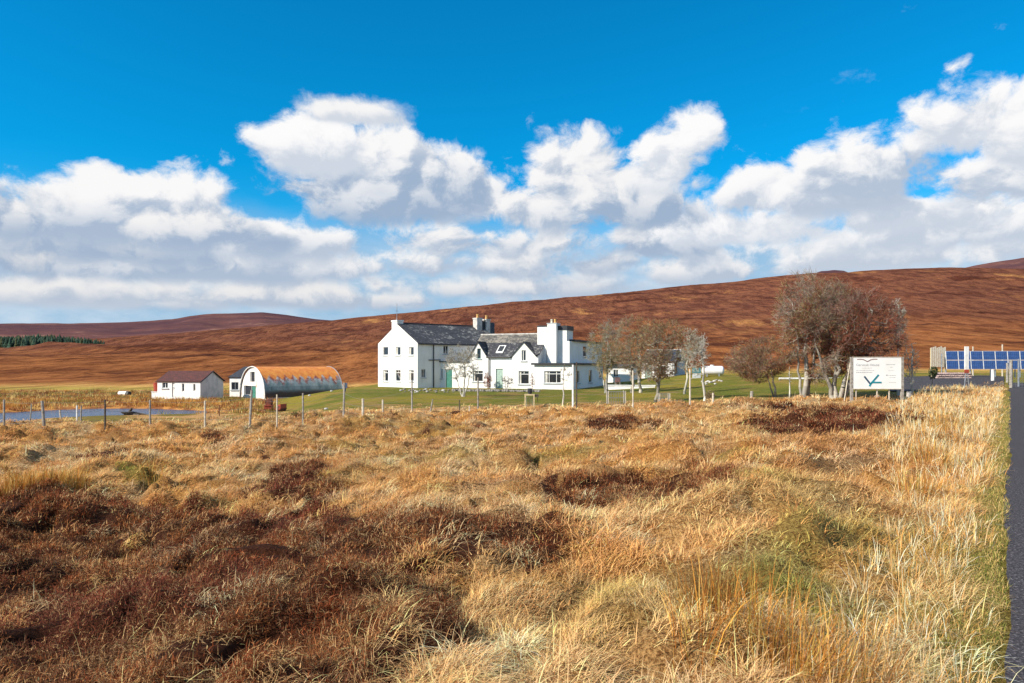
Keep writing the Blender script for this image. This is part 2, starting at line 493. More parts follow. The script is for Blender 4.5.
def mat_moor(name, far=False):
    m, nt, b = new_mat(name)
    v = coords()
    if not far:
        L = noise(scalev(v, (.8, .45, 1)), .011, 6, .62, .4)
        M = noise(scalev(v, (1, .16, 1)), .075, 7, .7)
        S = noise(scalev(v, (1, .11, 1)), .42, 6, .72)
        G = noise(scalev(v, (1, .09, 1)), 1.5, 4, .7)
        sp = nt.nodes.new('ShaderNodeSeparateXYZ'); nt.links.new(v.s, sp.inputs[0])
        y = E(sp.outputs[1])
        up = sstep(y + (L - .5) * 500, 240.0, 800.0)
        c = mixc(sstep(M, .38, .62), (.17, .056, .021), (.37, .14, .047))
        c = mixc(up * .8, c, mixc(sstep(M, .4, .6), (.100, .037, .027), (.185, .072, .045)))
        c = mixc(sstep(L, .58, .68) * sstep(S + M, .86, 1.14) * .75, c, (.58, .28, .09))
        c = mixc(sstep(noise(scalev(v, (.4, .5, 1), (5, 9, 0)), .03, 6, .65), .60, .68) * .5 * sstep(S, .38, .6), c, (.56, .25, .08))
        c = mixc(sstep(noise(scalev(v, (.35, .5, 1), (50, 9, 0)), .026, 6, .65), .54, .64) * .85, c, (.065, .020, .013))
        c = mixc(sstep(S, .50, .60) * .65, c, (.36, .28, .26), 'MULTIPLY')
        c = mixc(sstep(G, .50, .60) * .5, c, (.45, .36, .32), 'MULTIPLY')
        near = sstep(y + (L - .5) * 40 + (M - .5) * 40, 150.0, 124.0)
        c = mixc(near * .85, c, mixc(sstep(S, .35, .6), (.74, .45, .15), (.50, .26, .08)))
        gb = sstep(y + (M - .5) * 30, 134.0, 118.0)
        c = mixc(gb * .7, c, mixc(sstep(S, .4, .6), (.34, .28, .05), (.12, .11, .03)))
        h = S + G * .4; bd = 2.2
    else:
        L = noise(scalev(v, (.5, 1, 1)), .0022, 7, .65); S = noise(v, .012, 6, .7)
        c = mixc(sstep(L, .42, .62), (.075, .036, .042), (.135, .058, .050))
        c = mixc(sstep(S + L, 1.08, 1.25) * .6, c, (.30, .17, .12))
        h = S; bd = 8
    nt.links.new(c.s, b.inputs['Base Color']); b.inputs['Roughness'].default_value = 1
    b.inputs['Specular IOR Level'].default_value = .02
    bump(b, h, .8, bd)
    MATS[name] = m
mat_moor('moor'); mat_moor('far_moor', True)

def mat_solar():
    m, nt, b = new_mat('solar_cells')
    v = coords('UV')
    br = nt.nodes.new('ShaderNodeTexBrick'); nt.links.new(v.s, br.inputs['Vector']); br.offset = 0
    br.inputs['Scale'].default_value = 1; br.inputs['Brick Width'].default_value = .16; br.inputs['Row Height'].default_value = .16
    br.inputs['Mortar Size'].default_value = .006
    br.inputs['Color1'].default_value = (.008, .045, .17, 1); br.inputs['Color2'].default_value = (.014, .07, .25, 1)
    br.inputs['Mortar'].default_value = (.10, .16, .30, 1)
    nt.links.new(br.outputs[0], b.inputs['Base Color']); b.inputs['Roughness'].default_value = .22
    MATS['solar_cells'] = m
mat_solar()

# ============================================================ mesh helpers
def mesh_obj(name, V, Fc, mat, parent=None, smooth=False, tone=None, uv=None):
    me = bpy.data.meshes.new(name)
    me.from_pydata([tuple(v) for v in V], [], Fc)
    if uv is not None:
        l = me.uv_layers.new(name='UVMap')
        for i, q in enumerate(uv): l.data[i].uv = q
    me.materials.append(MATS[mat] if isinstance(mat, str) else mat)
    if smooth: me.shade_smooth()
    o = bpy.data.objects.new(name, me); COL.objects.link(o)
    if parent: o.parent = parent
    return o

def big_mesh(name, V, loops, sizes, mat, tone=None, parent=None, smooth=False):
    """fast numpy mesh; loops: flat vertex indices, sizes: per-face corner counts"""
    me = bpy.data.meshes.new(name)
    V = np.ascontiguousarray(V, np.float32)
    me.vertices.add(len(V)); me.vertices.foreach_set('co', V.ravel())
    me.loops.add(len(loops)); me.loops.foreach_set('vertex_index', np.ascontiguousarray(loops, np.int32))
    me.polygons.add(len(sizes))
    st = np.zeros(len(sizes), np.int32); st[1:] = np.cumsum(sizes)[:-1]
    me.polygons.foreach_set('loop_start', st)
    me.polygons.foreach_set('loop_total', np.ascontiguousarray(sizes, np.int32))
    if tone is not None:
        at = me.attributes.new('tone', 'FLOAT_COLOR', 'POINT')
        c = np.ones((len(V), 4), np.float32); c[:, :3] = tone
        at.data.foreach_set('color', c.ravel())
    me.update(calc_edges=True)
    me.materials.append(MATS[mat])
    if smooth: me.shade_smooth()
    o = bpy.data.objects.new(name, me); COL.objects.link(o)
    if parent: o.parent = parent
    return o

def tag(o, label=None, cat=None, group=None, kind=None):
    if label: o['label'] = label
    if cat: o['category'] = cat
    if group: o['group'] = group
    if kind: o['kind'] = kind
    return o
def empty(name, loc, rz=0, label=None, cat=None, group=None):
    o = bpy.data.objects.new(name, None); COL.objects.link(o)
    o.location = loc; o.rotation_euler = (0, 0, rz)
    o.empty_display_size = .3
    tag(o, label, cat, group); return o

class MB:
    def __init__(s): s.v = []; s.f = []; s.uv = []
    def quad(s, a, b, c, d, uv=None):
        n = len(s.v); s.v += [Vector(a), Vector(b), Vector(c), Vector(d)]; s.f.append((n, n + 1, n + 2, n + 3))
        s.uv += uv if uv else [(0, 0)] * 4
    def poly(s, pts, uv=None):
        n = len(s.v); s.v += [Vector(p) for p in pts]; s.f.append(tuple(range(n, n + len(pts))))
        s.uv += uv if uv else [(0, 0)] * len(pts)
    def hexa(s, p):   # 8 points: bottom 4 ccw, top 4 ccw
        for q in ((3, 2, 1, 0), (4, 5, 6, 7), (0, 1, 5, 4), (1, 2, 6, 5), (2, 3, 7, 6), (3, 0, 4, 7)):
            s.quad(*[p[i] for i in q])
    def box(s, x0, x1, y0, y1, z0, z1):
        s.hexa([(x0, y0, z0), (x1, y0, z0), (x1, y1, z0), (x0, y1, z0), (x0, y0, z1), (x1, y0, z1), (x1, y1, z1), (x0, y1, z1)])
        return s
    def obox(s, o, d, n, s0, s1, n0, n1, z0, z1):
        o, d, n = Vector(o), Vector(d), Vector(n); Z = Vector((0, 0, 1))
        P = lambda a, b, c: o + d * a + n * b + Z * c
        s.hexa([P(s0, n0, z0), P(s1, n0, z0), P(s1, n1, z0), P(s0, n1, z0), P(s0, n0, z1), P(s1, n0, z1), P(s1, n1, z1), P(s0, n1, z1)])
        return s
    def tube(s, pts, rad, n=8, caps=True):
        pts = [Vector(p) for p in pts]
        if not hasattr(rad, '__len__'): rad = [rad] * len(pts)
        rings = []
        for i, p in enumerate(pts):
            t = (pts[min(i + 1, len(pts) - 1)] - pts[max(i - 1, 0)]).normalized()
            a = Vector((0, 0, 1)) if abs(t.z) < .9 else Vector((1, 0, 0))
            u = t.cross(a).normalized(); w = t.cross(u)
            k = len(s.v)
            for j in range(n):
                g = 2 * math.pi * j / n
                s.v.append(p + (u * math.cos(g) + w * math.sin(g)) * rad[i])
            rings.append(k)
        for a, b in zip(rings[:-1], rings[1:]):
            for j in range(n):
                s.f.append((a + j, a + (j + 1) % n, b + (j + 1) % n, b + j)); s.uv += [(0, 0)] * 4
        if caps:
            s.f.append(tuple(rings[0] + j for j in range(n))); s.f.append(tuple(rings[-1] + j for j in reversed(range(n))))
            s.uv += [(0, 0)] * (2 * n)
        return s
    def build(s, name, mat, parent=None, smooth=False):
        return mesh_obj(name, s.v, s.f, mat, parent, smooth, uv=s.uv)

def rock(mb, c, r, seed):
    rd = random.Random(seed); c = Vector(c); k = len(mb.v)
    n, m = 7, 4
    for i in range(m + 1):
        th = math.pi * i / m
        for j in range(n):
            ph = 2 * math.pi * j / n
            q = rd.uniform(.75, 1.15)
            mb.v.append(c + Vector((math.sin(th) * math.cos(ph) * q * r[0], math.sin(th) * math.sin(ph) * q * r[1], math.cos(th) * r[2] * rd.uniform(.85, 1.1))))
    for i in range(m):
        for j in range(n):
            mb.f.append((k + i * n + j, k + (i + 1) * n + j, k + (i + 1) * n + (j + 1) % n, k + i * n + (j + 1) % n)); mb.uv += [(0, 0)] * 4

# ============================================================ the land
COLS = dict(straw=(.86, .50, .20), gold=(.78, .37, .105), pale=(.88, .65, .39), heath=(.095, .034, .016), brown=(.30, .125, .045),
            green=(.25, .27, .045), lawn=(.22, .25, .030), olive=(.30, .24, .055), under=(.42, .235, .08))
C = {k: np.array(v) for k, v in COLS.items()}
def lerp(a, b, t): return a + (b - a) * np.asarray(t)[..., None]

def tone_at(X, Y, Z):
    px, py = project(X, Y, base_z(X, Y))
    n1 = fbm(X / 2.2, Y / 2.2, 51, 4); n2 = fbm(X / .6, Y / .6, 55, 3); n3 = fbm(X / 9, Y / 9, 58, 3)
    c = lerp(C['straw'], C['gold'], ss(.38, .62, n1)); c = lerp(c, C['pale'], ss(.5, .68, n2) * .7)
    c = lerp(c, C['brown'], ss(.56, .74, fbm(X / 1.4, Y / 1.4, 61, 4)) * .55)
    g = green_w(px, py, X, Y); c = lerp(c, C['green'], g * .9)
    return c, px, py

def ground_tone(X, Y, Z):
    c, px, py = tone_at(X, Y, Z)
    dead = Y > 40
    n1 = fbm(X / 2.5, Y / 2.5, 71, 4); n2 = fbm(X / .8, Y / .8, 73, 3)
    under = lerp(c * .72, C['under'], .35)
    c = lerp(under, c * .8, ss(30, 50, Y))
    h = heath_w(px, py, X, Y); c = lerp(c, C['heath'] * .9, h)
    d, s = road_ds(X, Y)
    # lawn
    edge = interp(px, LAWN) + (n1 - .5) * 5
    lw = ss(1.0, -1.0, py - edge) * (px > 225) * ss(118, 100, Y)
    n4 = fbm(X / 5, Y / 14, 79, 4); lawn = lerp(C['lawn'] * .8, C['lawn'] * np.array([1.55, 1.15, 1.2]), ss(.35, .65, n4)); lawn = lerp(lawn, C['olive'] * 1.1, ss(.48, .68, n2) * .55); lawn = lerp(lawn, C['straw'] * .55, ss(.56, .72, n1) * .5)
    lawn = lerp(lawn, C['straw'] * .75, ss(-7, 0, py - interp(px, LAWN)) * ss(.42, .6, n2) * .7)
    c = lerp(c, lawn, lw)
    # bands to the left: bank of pond, rough grass beyond
    lf = ss(345, 300, px)
    shore = ss(44, 47, Y) * lf
    olive = lerp(C['olive'] * .9, C['straw'] * .8, ss(.45, .65, n1))
    c = lerp(c, olive, ss(34, 40, Y) * ss(260, 225, px))
    bank = lerp(C['brown'] * 1.3, C['gold'], ss(.4, .62, n2))
    c = lerp(c, bank, ss(55, 62, Y) * ss(285, 255, px + (n1 - .5) * 40))
    c = lerp(c, lerp(C['olive'] * .7, C['brown'], ss(.45, .6, n1)), ss(80, 88, Y + (n2 - .5) * 10) * ss(300, 225, px))
    c = lerp(c, lerp(C['straw'] * .8, C['gold'] * .7, ss(.4, .6, n2)), ss(100, 112, Y + (n1 - .5) * 16))
    # green verge of the road
    v = ss(.75, .38, d + (n2 - .5) * .4) * ss(-6, -4.0, d)
    c = lerp(c, lerp(C['green'], C['olive'], ss(.4, .6, n1)), v * .85)
    right = ss(-4.1, -4.6, d) * (Y < 60)
    c = lerp(c, lerp(C['straw'] * .7, C['brown'], ss(.4, .6, n1)), right)
    return c

def grid_mesh(name, pxs, Ys, zf, tonef, mat, extra=None):
    PX, YY = np.meshgrid(pxs, Ys)
    XX = (PX - 512) / F * YY
    ZZ = zf(PX, XX, YY)
    V = np.stack([XX, YY, ZZ], -1).reshape(-1, 3)
    nr, nc = PX.shape
    i = np.arange(nr - 1)[:, None] * nc + np.arange(nc - 1)[None]
    q = np.stack([i, i + 1, i + nc + 1, i + nc], -1).reshape(-1)
    T = tonef(XX, YY, ZZ).reshape(-1, 3) if tonef else None
    return V, q, T

pxs = np.concatenate([np.linspace(-900, -30, 90), np.linspace(-25, 1060, 620), np.linspace(1070, 1950, 90)])
Ys = np.concatenate([np.geomspace(1.6, 50, 520), np.linspace(50.3, 112, 150)])
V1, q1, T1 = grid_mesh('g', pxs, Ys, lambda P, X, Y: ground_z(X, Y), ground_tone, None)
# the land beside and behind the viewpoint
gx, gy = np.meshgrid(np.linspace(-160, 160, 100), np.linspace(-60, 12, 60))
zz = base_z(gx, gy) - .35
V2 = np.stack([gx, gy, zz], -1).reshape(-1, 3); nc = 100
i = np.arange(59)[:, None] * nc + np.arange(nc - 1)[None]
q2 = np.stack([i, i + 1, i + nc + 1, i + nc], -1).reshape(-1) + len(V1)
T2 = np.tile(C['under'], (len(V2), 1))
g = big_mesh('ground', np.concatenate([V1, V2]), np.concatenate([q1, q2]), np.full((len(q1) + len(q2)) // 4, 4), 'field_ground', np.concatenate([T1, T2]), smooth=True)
tag(g, kind='structure')

Yf = np.concatenate([np.geomspace(112, 1500, 420), np.linspace(1520, 2600, 20)])
V, q, _ = grid_mesh('moor', pxs, Yf, lambda P, X, Y: ground_z(X, np.minimum(Y, 112.0)) * ss(400, 112, Y) + rise(P, X, Y), None, None)
tag(big_mesh('moorland', V, q, np.full(len(q) // 4, 4), 'moor', smooth=True), kind='structure')

FAR = [(-900, 330), (-200, 325), (0, 323.3), (80, 323.3), (120, 322.6), (150, 320.8), (172, 319), (190, 315.6), (215, 313.6), (262, 312.2), (280, 314), (300, 317.2), (330, 320.2), (400, 322), (700, 300), (800, 285), (812, 275), (820, 271.2), (833, 269.8), (844, 270.8), (852, 274), (870, 285), (940, 275), (960, 269), (975, 265.5), (1000, 261), (1024, 257.5), (1200, 244), (1900, 225)]
pf = np.linspace(-900, 1950, 900)
Yg = np.linspace(960, 5600, 90)
def farz(P, X, Y):
    yc = interp(P, FAR) + (fbm(P / 23, P * 0, 91, 3) - .5) * 1.2
    zc = H + (EYE - yc) / F * 4300
    t = (Y - 960) / 3340
    prof = np.where(t < 1, np.clip(t, 0, 1) ** 1.35, 1 - .25 * (t - 1))
    return zc * prof + (fbm(X / 260, Y / 260, 95, 5) - .5) * 50 * ss(0, .4, t) * (1 - ss(.75, .98, t))
V, q, _ = grid_mesh('far', pf, Yg, farz, None, None)
tag(big_mesh('hills', V, q, np.full(len(q) // 4, 4), 'far_moor', smooth=True), kind='structure')

# road and parking area
def strip(name, dl, dr, s0, s1, n, lift, mat, wob=0.05):
    mb = MB(); rows = []
    S = np.linspace(s0, s1, n)
    D = np.linspace(dl, dr, 9)
    P = []
    for s in S:
        for k, d in enumerate(D):
            dd = d + ((fbm(np.array([s / 1.7]), np.array([k * 9.]), 3, 6)[0] - .5) * wob * 4 if k in (0, 8) else 0) + ((fbm(np.array([s / 4.0]), np.array([1.5]), 6, 2)[0] - .30) * .16 if k == 0 else 0)
            X = RD[0] * s - .829 * dd; Y = RD[1] * s + .559 * dd
            P.append((X, Y, float(base_z(X, Y)) + lift))
    m = 9
    fc = [(i * m + j, i * m + j + 1, (i + 1) * m + j + 1, (i + 1) * m + j) for i in range(n - 1) for j in range(m - 1)]
    return mesh_obj(name, P, fc, mat)
tag(strip('road', .05, -3.9, -25, 62, 1400, .02, 'asphalt', .05), kind='structure')
def patch(name, pts_px, lift, mat, nx=60, ny=14):
    """sheet between a near edge and a far edge, both lists of (px,py)"""
    near, far = pts_px; P = []
    for i in range(nx):
        t = i / (nx - 1); a = near[0][0] + (near[-1][0] - near[0][0]) * t
        A = gpix(a, float(interp(a, near))); B = gpix(a, float(interp(a, far)))
        for j in range(ny):
            p = A.lerp(B, j / (ny - 1)); P.append((p.x, p.y, gz(p.x, p.y) + lift))
    fc = [(i * ny + j, (i + 1) * ny + j, (i + 1) * ny + j + 1, i * ny + j + 1) for i in range(nx - 1) for j in range(ny - 1)]
    return mesh_obj(name, P, fc, mat)
tag(patch('parking_area', ([(890, 392), (930, 392), (985, 388.5), (1004, 386.5)], [(890, 378), (930, 376.5), (985, 376), (1004, 377)]), .06, 'asphalt'), kind='structure')

# pond surface
P = []
near = np.linspace(-400, 236, 70)
def on_plane(px, py, z):
    Y = (H - z) * F / (py - EYE); return ((px - 512) / F * Y, Y, z)
for a in near:
    for t in np.linspace(0, 1, 6):
        yn = float(interp(a, POND_NEAR)) + 1.4; yf = float(interp(a, POND_FAR)) - 1.2
        P.append(on_plane(a, yn + (yf - yn) * t, POND_Z - .06))
fc = [(i * 6 + j, (i + 1) * 6 + j, (i + 1) * 6 + j + 1, i * 6 + j + 1) for i in range(69) for j in range(5)]
tag(mesh_obj('pond_water', P, fc, 'pond_water', smooth=True), kind='structure')

# ============================================================ grass and heather
def blades(name, bx, by, bz, L, az, lean, wd, col, mat, segs=3, droop=1.0, tipcol=None):
    n = len(bx)
    t = np.linspace(0, 1, segs + 1)
    dx, dy = np.cos(az), np.sin(az)
    sx = -dy; sy = dx
    tw = rng.uniform(-.9, .9, n)
    cs, sn = np.cos(tw), np.sin(tw)
    sx2 = sx * cs + dx * sn; sy2 = sy * cs + dy * sn
    pts = []
    for k, tt in enumerate(t):
        ang = lean * (.35 + .65 * tt * droop * 1.3)          # angle from vertical grows along the blade
        # integrate roughly
        hor = L * tt * np.sin(ang * .75); ver = L * tt * np.cos(np.minimum(ang * .95, 1.9))
        w = wd * (1 - .72 * tt)
        cx = bx + dx * hor; cy = by + dy * hor; cz = bz + np.maximum(ver, .012 + .06 * L * tt)
        if k < segs:
            pts.append(np.stack([cx - sx2 * w, cy - sy2 * w, cz], -1)); pts.append(np.stack([cx + sx2 * w, cy + sy2 * w, cz], -1))
        else: pts.append(np.stack([cx, cy, cz], -1))
    V = np.stack(pts, 1)              # n, 2*segs+1, 3
    m = 2 * segs + 1
    base = np.arange(n)[:, None] * m
    fl = []
    for k in range(segs - 1): fl += [2 * k, 2 * k + 1, 2 * k + 3, 2 * k + 2]
    fl += [2 * segs - 2, 2 * segs - 1, 2 * segs]
    loops = (base + np.array(fl)[None]).reshape(-1)
    sizes = np.tile(np.array([4] * (segs - 1) + [3]), n)
    tone = np.repeat(col[:, None, :], m, 1).copy()
    return V.reshape(-1, 3), loops, sizes, tone.reshape(-1, 3)

def join_build(name, lst, mat):
    V = []; L = []; S = []; T = []; o = 0
    for v, l, s, t in lst:
        V.append(v); L.append(l + o); S.append(s); T.append(t); o += len(v)
    return big_mesh(name, np.concatenate(V), np.concatenate(L), np.concatenate(S), mat, np.concatenate(T))

def scatter(y0, y1, dens, u0=-.82, u1=.80):
    """uniform random points on the ground in the view wedge"""
    area = (u1 - u0) * (y1 ** 2 - y0 ** 2) / 2
    n = int(area * dens)
    Y = np.sqrt(rng.uniform(y0 ** 2, y1 ** 2, n)); U = rng.uniform(u0, u1, n)
    return U * Y, Y
WIND = R(-20)
def wind(X, Y):
    return WIND + (fbm(X / 3.5, Y / 3.5, 31, 3) - .5) * 5.5 + (fbm(X / .8, Y / .8, 33, 2) - .5) * 2.4

GR = []; HE = []
bands = [(2.6, 6, 15, 230, 3, .0024), (6, 11, 14, 125, 3, .0035), (11, 19, 11, 66, 3, .0056), (19, 31, 7.5, 36, 2, .0092), (31, 58, 4.0, 20, 2, .016)]
for (y0, y1, dens, nb, segs, w0) in bands:
    X, Y = scatter(y0, y1, dens)
    px, py = project(X, Y, base_z(X, Y)); d, s = road_ds(X, Y)
    field = (py > interp(px, LAWN) + rng.normal(0, 1.2, len(X))) & ((Y < 43) | (px > 235))
    hw = heath_w(px, py, X, Y); gw = green_w(px, py, X, Y)
    ok = field & (d > .40) & (rng.random(len(X)) > hw * .83)
    tx, ty = X[ok], Y[ok]; hw = hw[ok]; gw = gw[ok]
    nt_ = len(tx)
    cnt = np.maximum(4, (nb * 1.12 * rng.uniform(.5, 1.4, nt_) * (1 - .35 * gw))).astype(int)
    idx = np.repeat(np.arange(nt_), cnt); n = len(idx)
    tr = rng.uniform(.09, .30, nt_)
    ra = rng.uniform(0, 2 * math.pi, n); rr = np.sqrt(rng.random(n)) * tr[idx] * 1.3
    bx = tx[idx] + np.cos(ra) * rr; by = ty[idx] + np.sin(ra) * rr
    dome = rng.uniform(.02, .11, nt_)[idx] * (1 - np.minimum(rr / (tr[idx] * 1.3), 1) ** 2)
    bz = ground_z(bx, by) - .01 + dome * rng.random(n)
    wa = wind(tx, ty)[idx]
    k = rng.uniform(.15, .75, nt_)[idx]
    az = np.arctan2(np.sin(ra) * (1 - k) + np.sin(wa) * k, np.cos(ra) * (1 - k) + np.cos(wa) * k) + rng.normal(0, .75, n)
    lenf = rng.uniform(.6, 1.35, nt_)[idx]
    L = rng.uniform(.07, .27, n) * lenf * (1 - .45 * gw[idx]) * (1 + .012 * y0)
    lean = rng.uniform(.85, 1.75, n)
    up = rng.random(n) < .03; lean[up] = rng.uniform(.1, .6, up.sum())
    tc, _, _ = tone_at(tx, ty, None)
    tj = np.exp(rng.normal(0, .16, nt_))
    tc = tc * tj[:, None]
    tc = lerp(tc, C['gold'] * np.array([.9, .8, .8]), (rng.random(nt_) < .16) * .7)
    col = tc[idx] * np.exp(rng.normal(0, .26, n))[:, None]
    col = lerp(col, C['pale'], rng.random(n) * .35 * (1 - gw[idx]))
    br = rng.random(n) < .09; col[br] = C['brown'] * .9 * rng.uniform(.7, 1.4, (br.sum(), 1))
    col = np.clip(col, .01, .86)
    wd = w0 * rng.uniform(.6, 1.35, n)
    GR.append(blades('g', bx, by, bz, L, az, lean, wd, col, None, segs))
    # ---- heather clumps
    X, Y = scatter(y0, y1, dens * 1.45)
    px, py = project(X, Y, base_z(X, Y)); d, s = road_ds(X, Y)
    hw = heath_w(px, py, X, Y)
    ok = (py > interp(px, LAWN) + 3) & (d > 1.5) & (rng.random(len(X)) < hw)
    tx, ty = X[ok], Y[ok]; nt_ = len(tx)
    if nt_ == 0: continue
    cnt = np.maximum(8, (nb * 1.8 * rng.uniform(.7, 1.3, nt_))).astype(int)
    idx = np.repeat(np.arange(nt_), cnt); n = len(idx)
    tr = rng.uniform(.14, .30, nt_)
    ra = rng.uniform(0, 2 * math.pi, n); r01 = np.sqrt(rng.random(n)); rr = r01 * tr[idx]
    bx = tx[idx] + np.cos(ra) * rr; by = ty[idx] + np.sin(ra) * rr
    hgt = rng.uniform(.10, .24, nt_)[idx] * np.sqrt(np.maximum(1 - r01 ** 2 * .8, .1))
    bz = ground_z(bx, by) + hgt * rng.uniform(0, .75, n) * .9
    L = rng.uniform(.03, .10, n) * (1 + (y0 > 10) * .5)
    az = ra + rng.normal(0, 1.6, n); lean = rng.uniform(.2, 1.7, n)
    pal = np.array([(.12, .038, .017), (.19, .052, .020), (.085, .032, .018), (.28, .105, .038), (.14, .066, .034)])
    tcol = pal[rng.integers(0, 5, nt_)]
    tcol = lerp(tcol, np.array((.16, .045, .03)), ss(.5, .7, fbm(tx / 1.5, ty / 1.5, 66, 2)) * .6)
    col = tcol[idx] * np.exp(rng.normal(0, .33, n))[:, None]
    br = rng.random(n) < .13; col[br] = np.array((.50, .30, .14)) * rng.uniform(.7, 1.3, (br.sum(), 1))
    HE.append(blades('h', bx, by, bz, L, az, lean, w0 * .95 * rng.uniform(.6, 1.4, n), np.clip(col, .005, .8), None, 2))

# tall pale grass beside the road
def stems(cx, cy, dens_n, spread, Lr, leanr, cols, w, segs=3, wa=None, wk=.4):
    n = dens_n
    ra = rng.uniform(0, 2 * math.pi, n); rr = np.sqrt(rng.random(n)) * spread
    bx = cx + np.cos(ra) * rr; by = cy + np.sin(ra) * rr; bz = ground_z(bx, by) - .01
    az = ra + rng.normal(0, .5, n)
    if wa is not None: az = np.arctan2(np.sin(ra) * (1 - wk) + np.sin(wa) * wk, np.cos(ra) * (1 - wk) + np.cos(wa) * wk) + rng.normal(0, .4, n)
    L = rng.uniform(*Lr, n); lean = rng.uniform(*leanr, n)
    pal = np.array(cols); col = pal[rng.integers(0, len(pal), n)] * np.exp(rng.normal(0, .2, n))[:, None]
    return blades('s', bx, by, bz, L, az, lean, w * rng.uniform(.6, 1.3, n), np.clip(col, .01, .8), None, segs)
PALE = [(.84, .58, .30), (.78, .46, .18), (.70, .35, .10), (.86, .67, .42)]
for S in np.arange(3.6, 54, .22):
    dmax = float(np.interp(S, [4, 6, 11, 17, 26, 54], [.75, .95, 1.3, 2.2, 3.2, 4.5])); dmin = float(np.interp(S, [4, 8, 20, 54], [.20, .26, .40, .5]))
    for k in range(2 if S < 14 else 4):
        dd = dmin * float(.6 + .8 * fbm(np.array([S / 1.1]), np.array([3.]), 8, 3)[0]) + (dmax - dmin) * rng.random(); s_ = S + rng.uniform(-.2, .2)
        X = RD[0] * s_ - .829 * dd; Y = RD[1] * s_ + .559 * dd
        n = int(np.interp(S, [4, 10, 20, 50], [60, 48, 34, 22]))
        GR.append(stems(X, Y, n, rng.uniform(.08, .22), (.10, .32 if S < 12 else .44), (.1, 1.65), PALE + [(.55, .28, .07), (.86, .72, .46)], np.interp(S, [4, 15, 50], [.0026, .006, .013]), 3, WIND + 1.0, .3))
# short green grass of the verge
sv = 3.2 * (45 / 3.2) ** rng.random(95000); dv = rng.uniform(.02, .70, len(sv))
ok = rng.random(len(sv)) < ss(.78, .40, dv) * ss(.0, .08, dv + (fbm(sv * 2, dv * 2, 5, 3) - .5) * .25)
sv, dv = sv[ok], dv[ok]; X = RD[0] * sv - .829 * dv; Y = RD[1] * sv + .559 * dv; n = len(X)
col = np.array([(.25, .25, .06), (.38, .31, .09), (.18, .19, .04), (.66, .46, .19), (.50, .32, .11)])[rng.integers(0, 5, n)] * np.exp(rng.normal(0, .2, n))[:, None]
GR.append(blades('v', X, Y, ground_z(X, Y) - .005, rng.uniform(.03, .10, n), rng.uniform(0, 6.28, n), rng.uniform(.3, 1.6, n), np.interp(Y, [3, 12, 40], [.0024, .0045, .012]), col, None, 2))
# rough grass between fence and pond, reeds on the bank beyond it
X, Y = scatter(33, 47, 9, -.80, -.26)
bzz = base_z(X, Y); ok = bzz > POND_Z + .05; X, Y = X[ok], Y[ok]
idx = np.repeat(np.arange(len(X)), 9); n = len(idx)
bx = X[idx] + rng.normal(0, .15, n); by = Y[idx] + rng.normal(0, .15, n)
tc = np.array([(.36, .27, .10), (.22, .20, .05), (.50, .34, .14), (.30, .20, .08)])[rng.integers(0, 4, len(X))]
GR.append(blades('p', bx, by, ground_z(bx, by), rng.uniform(.08, .26, n), rng.uniform(0, 6.28, n), rng.uniform(.4, 1.5, n), .02 * rng.uniform(.6, 1.3, n), np.clip(tc[idx] * np.exp(rng.normal(0, .2, n))[:, None], .01, .8), None, 2))
X, Y = scatter(56, 79, 4.6, -.80, -.32); Xb, Yb = scatter(79, 108, .9, -.80, -.22); X = np.concatenate([X, Xb]); Y = np.concatenate([Y, Yb])
bzz = base_z(X, Y); ok = (bzz > POND_Z + .02) & (rng.random(len(X)) < .35 + .65 * ss(.4, .55, fbm(X / 2.5, Y / 2.5, 63, 3)))
px, py = project(X, Y, bzz); ok &= (py > 398.5) | (px < 150) | (Y > 93)
X, Y = X[ok], Y[ok]
idx = np.repeat(np.arange(len(X)), 16); n = len(idx)
bx = X[idx] + rng.normal(0, .22, n); by = Y[idx] + rng.normal(0, .22, n)
tc = np.array([(.60, .32, .08), (.38, .15, .045), (.72, .48, .18), (.26, .10, .04), (.30, .24, .06)])[np.clip((fbm(X / 4, Y / 4, 64, 3) * 9 - 2 + rng.normal(0, .8, len(X))).astype(int), 0, 4)]
GR.append(blades('p', bx, by, ground_z(bx, by), rng.uniform(.12, .6, n) * rng.uniform(.5, 1.2, len(X))[idx], rng.uniform(0, 6.28, n), rng.uniform(.1, 1.3, n), .026 * rng.uniform(.6, 1.3, n), np.clip(tc[idx] * np.exp(rng.normal(0, .2, n))[:, None], .01, .8), None, 2))
tag(join_build('dry_grass', GR, 'dry_grass'), 'straw coloured tussock grass covering the rough field and the banks', 'grass', kind='stuff')
tag(join_build('heather', HE, 'heather'), 'low dark reddish brown heather growing in patches between the straw grass', 'heather', kind='stuff')

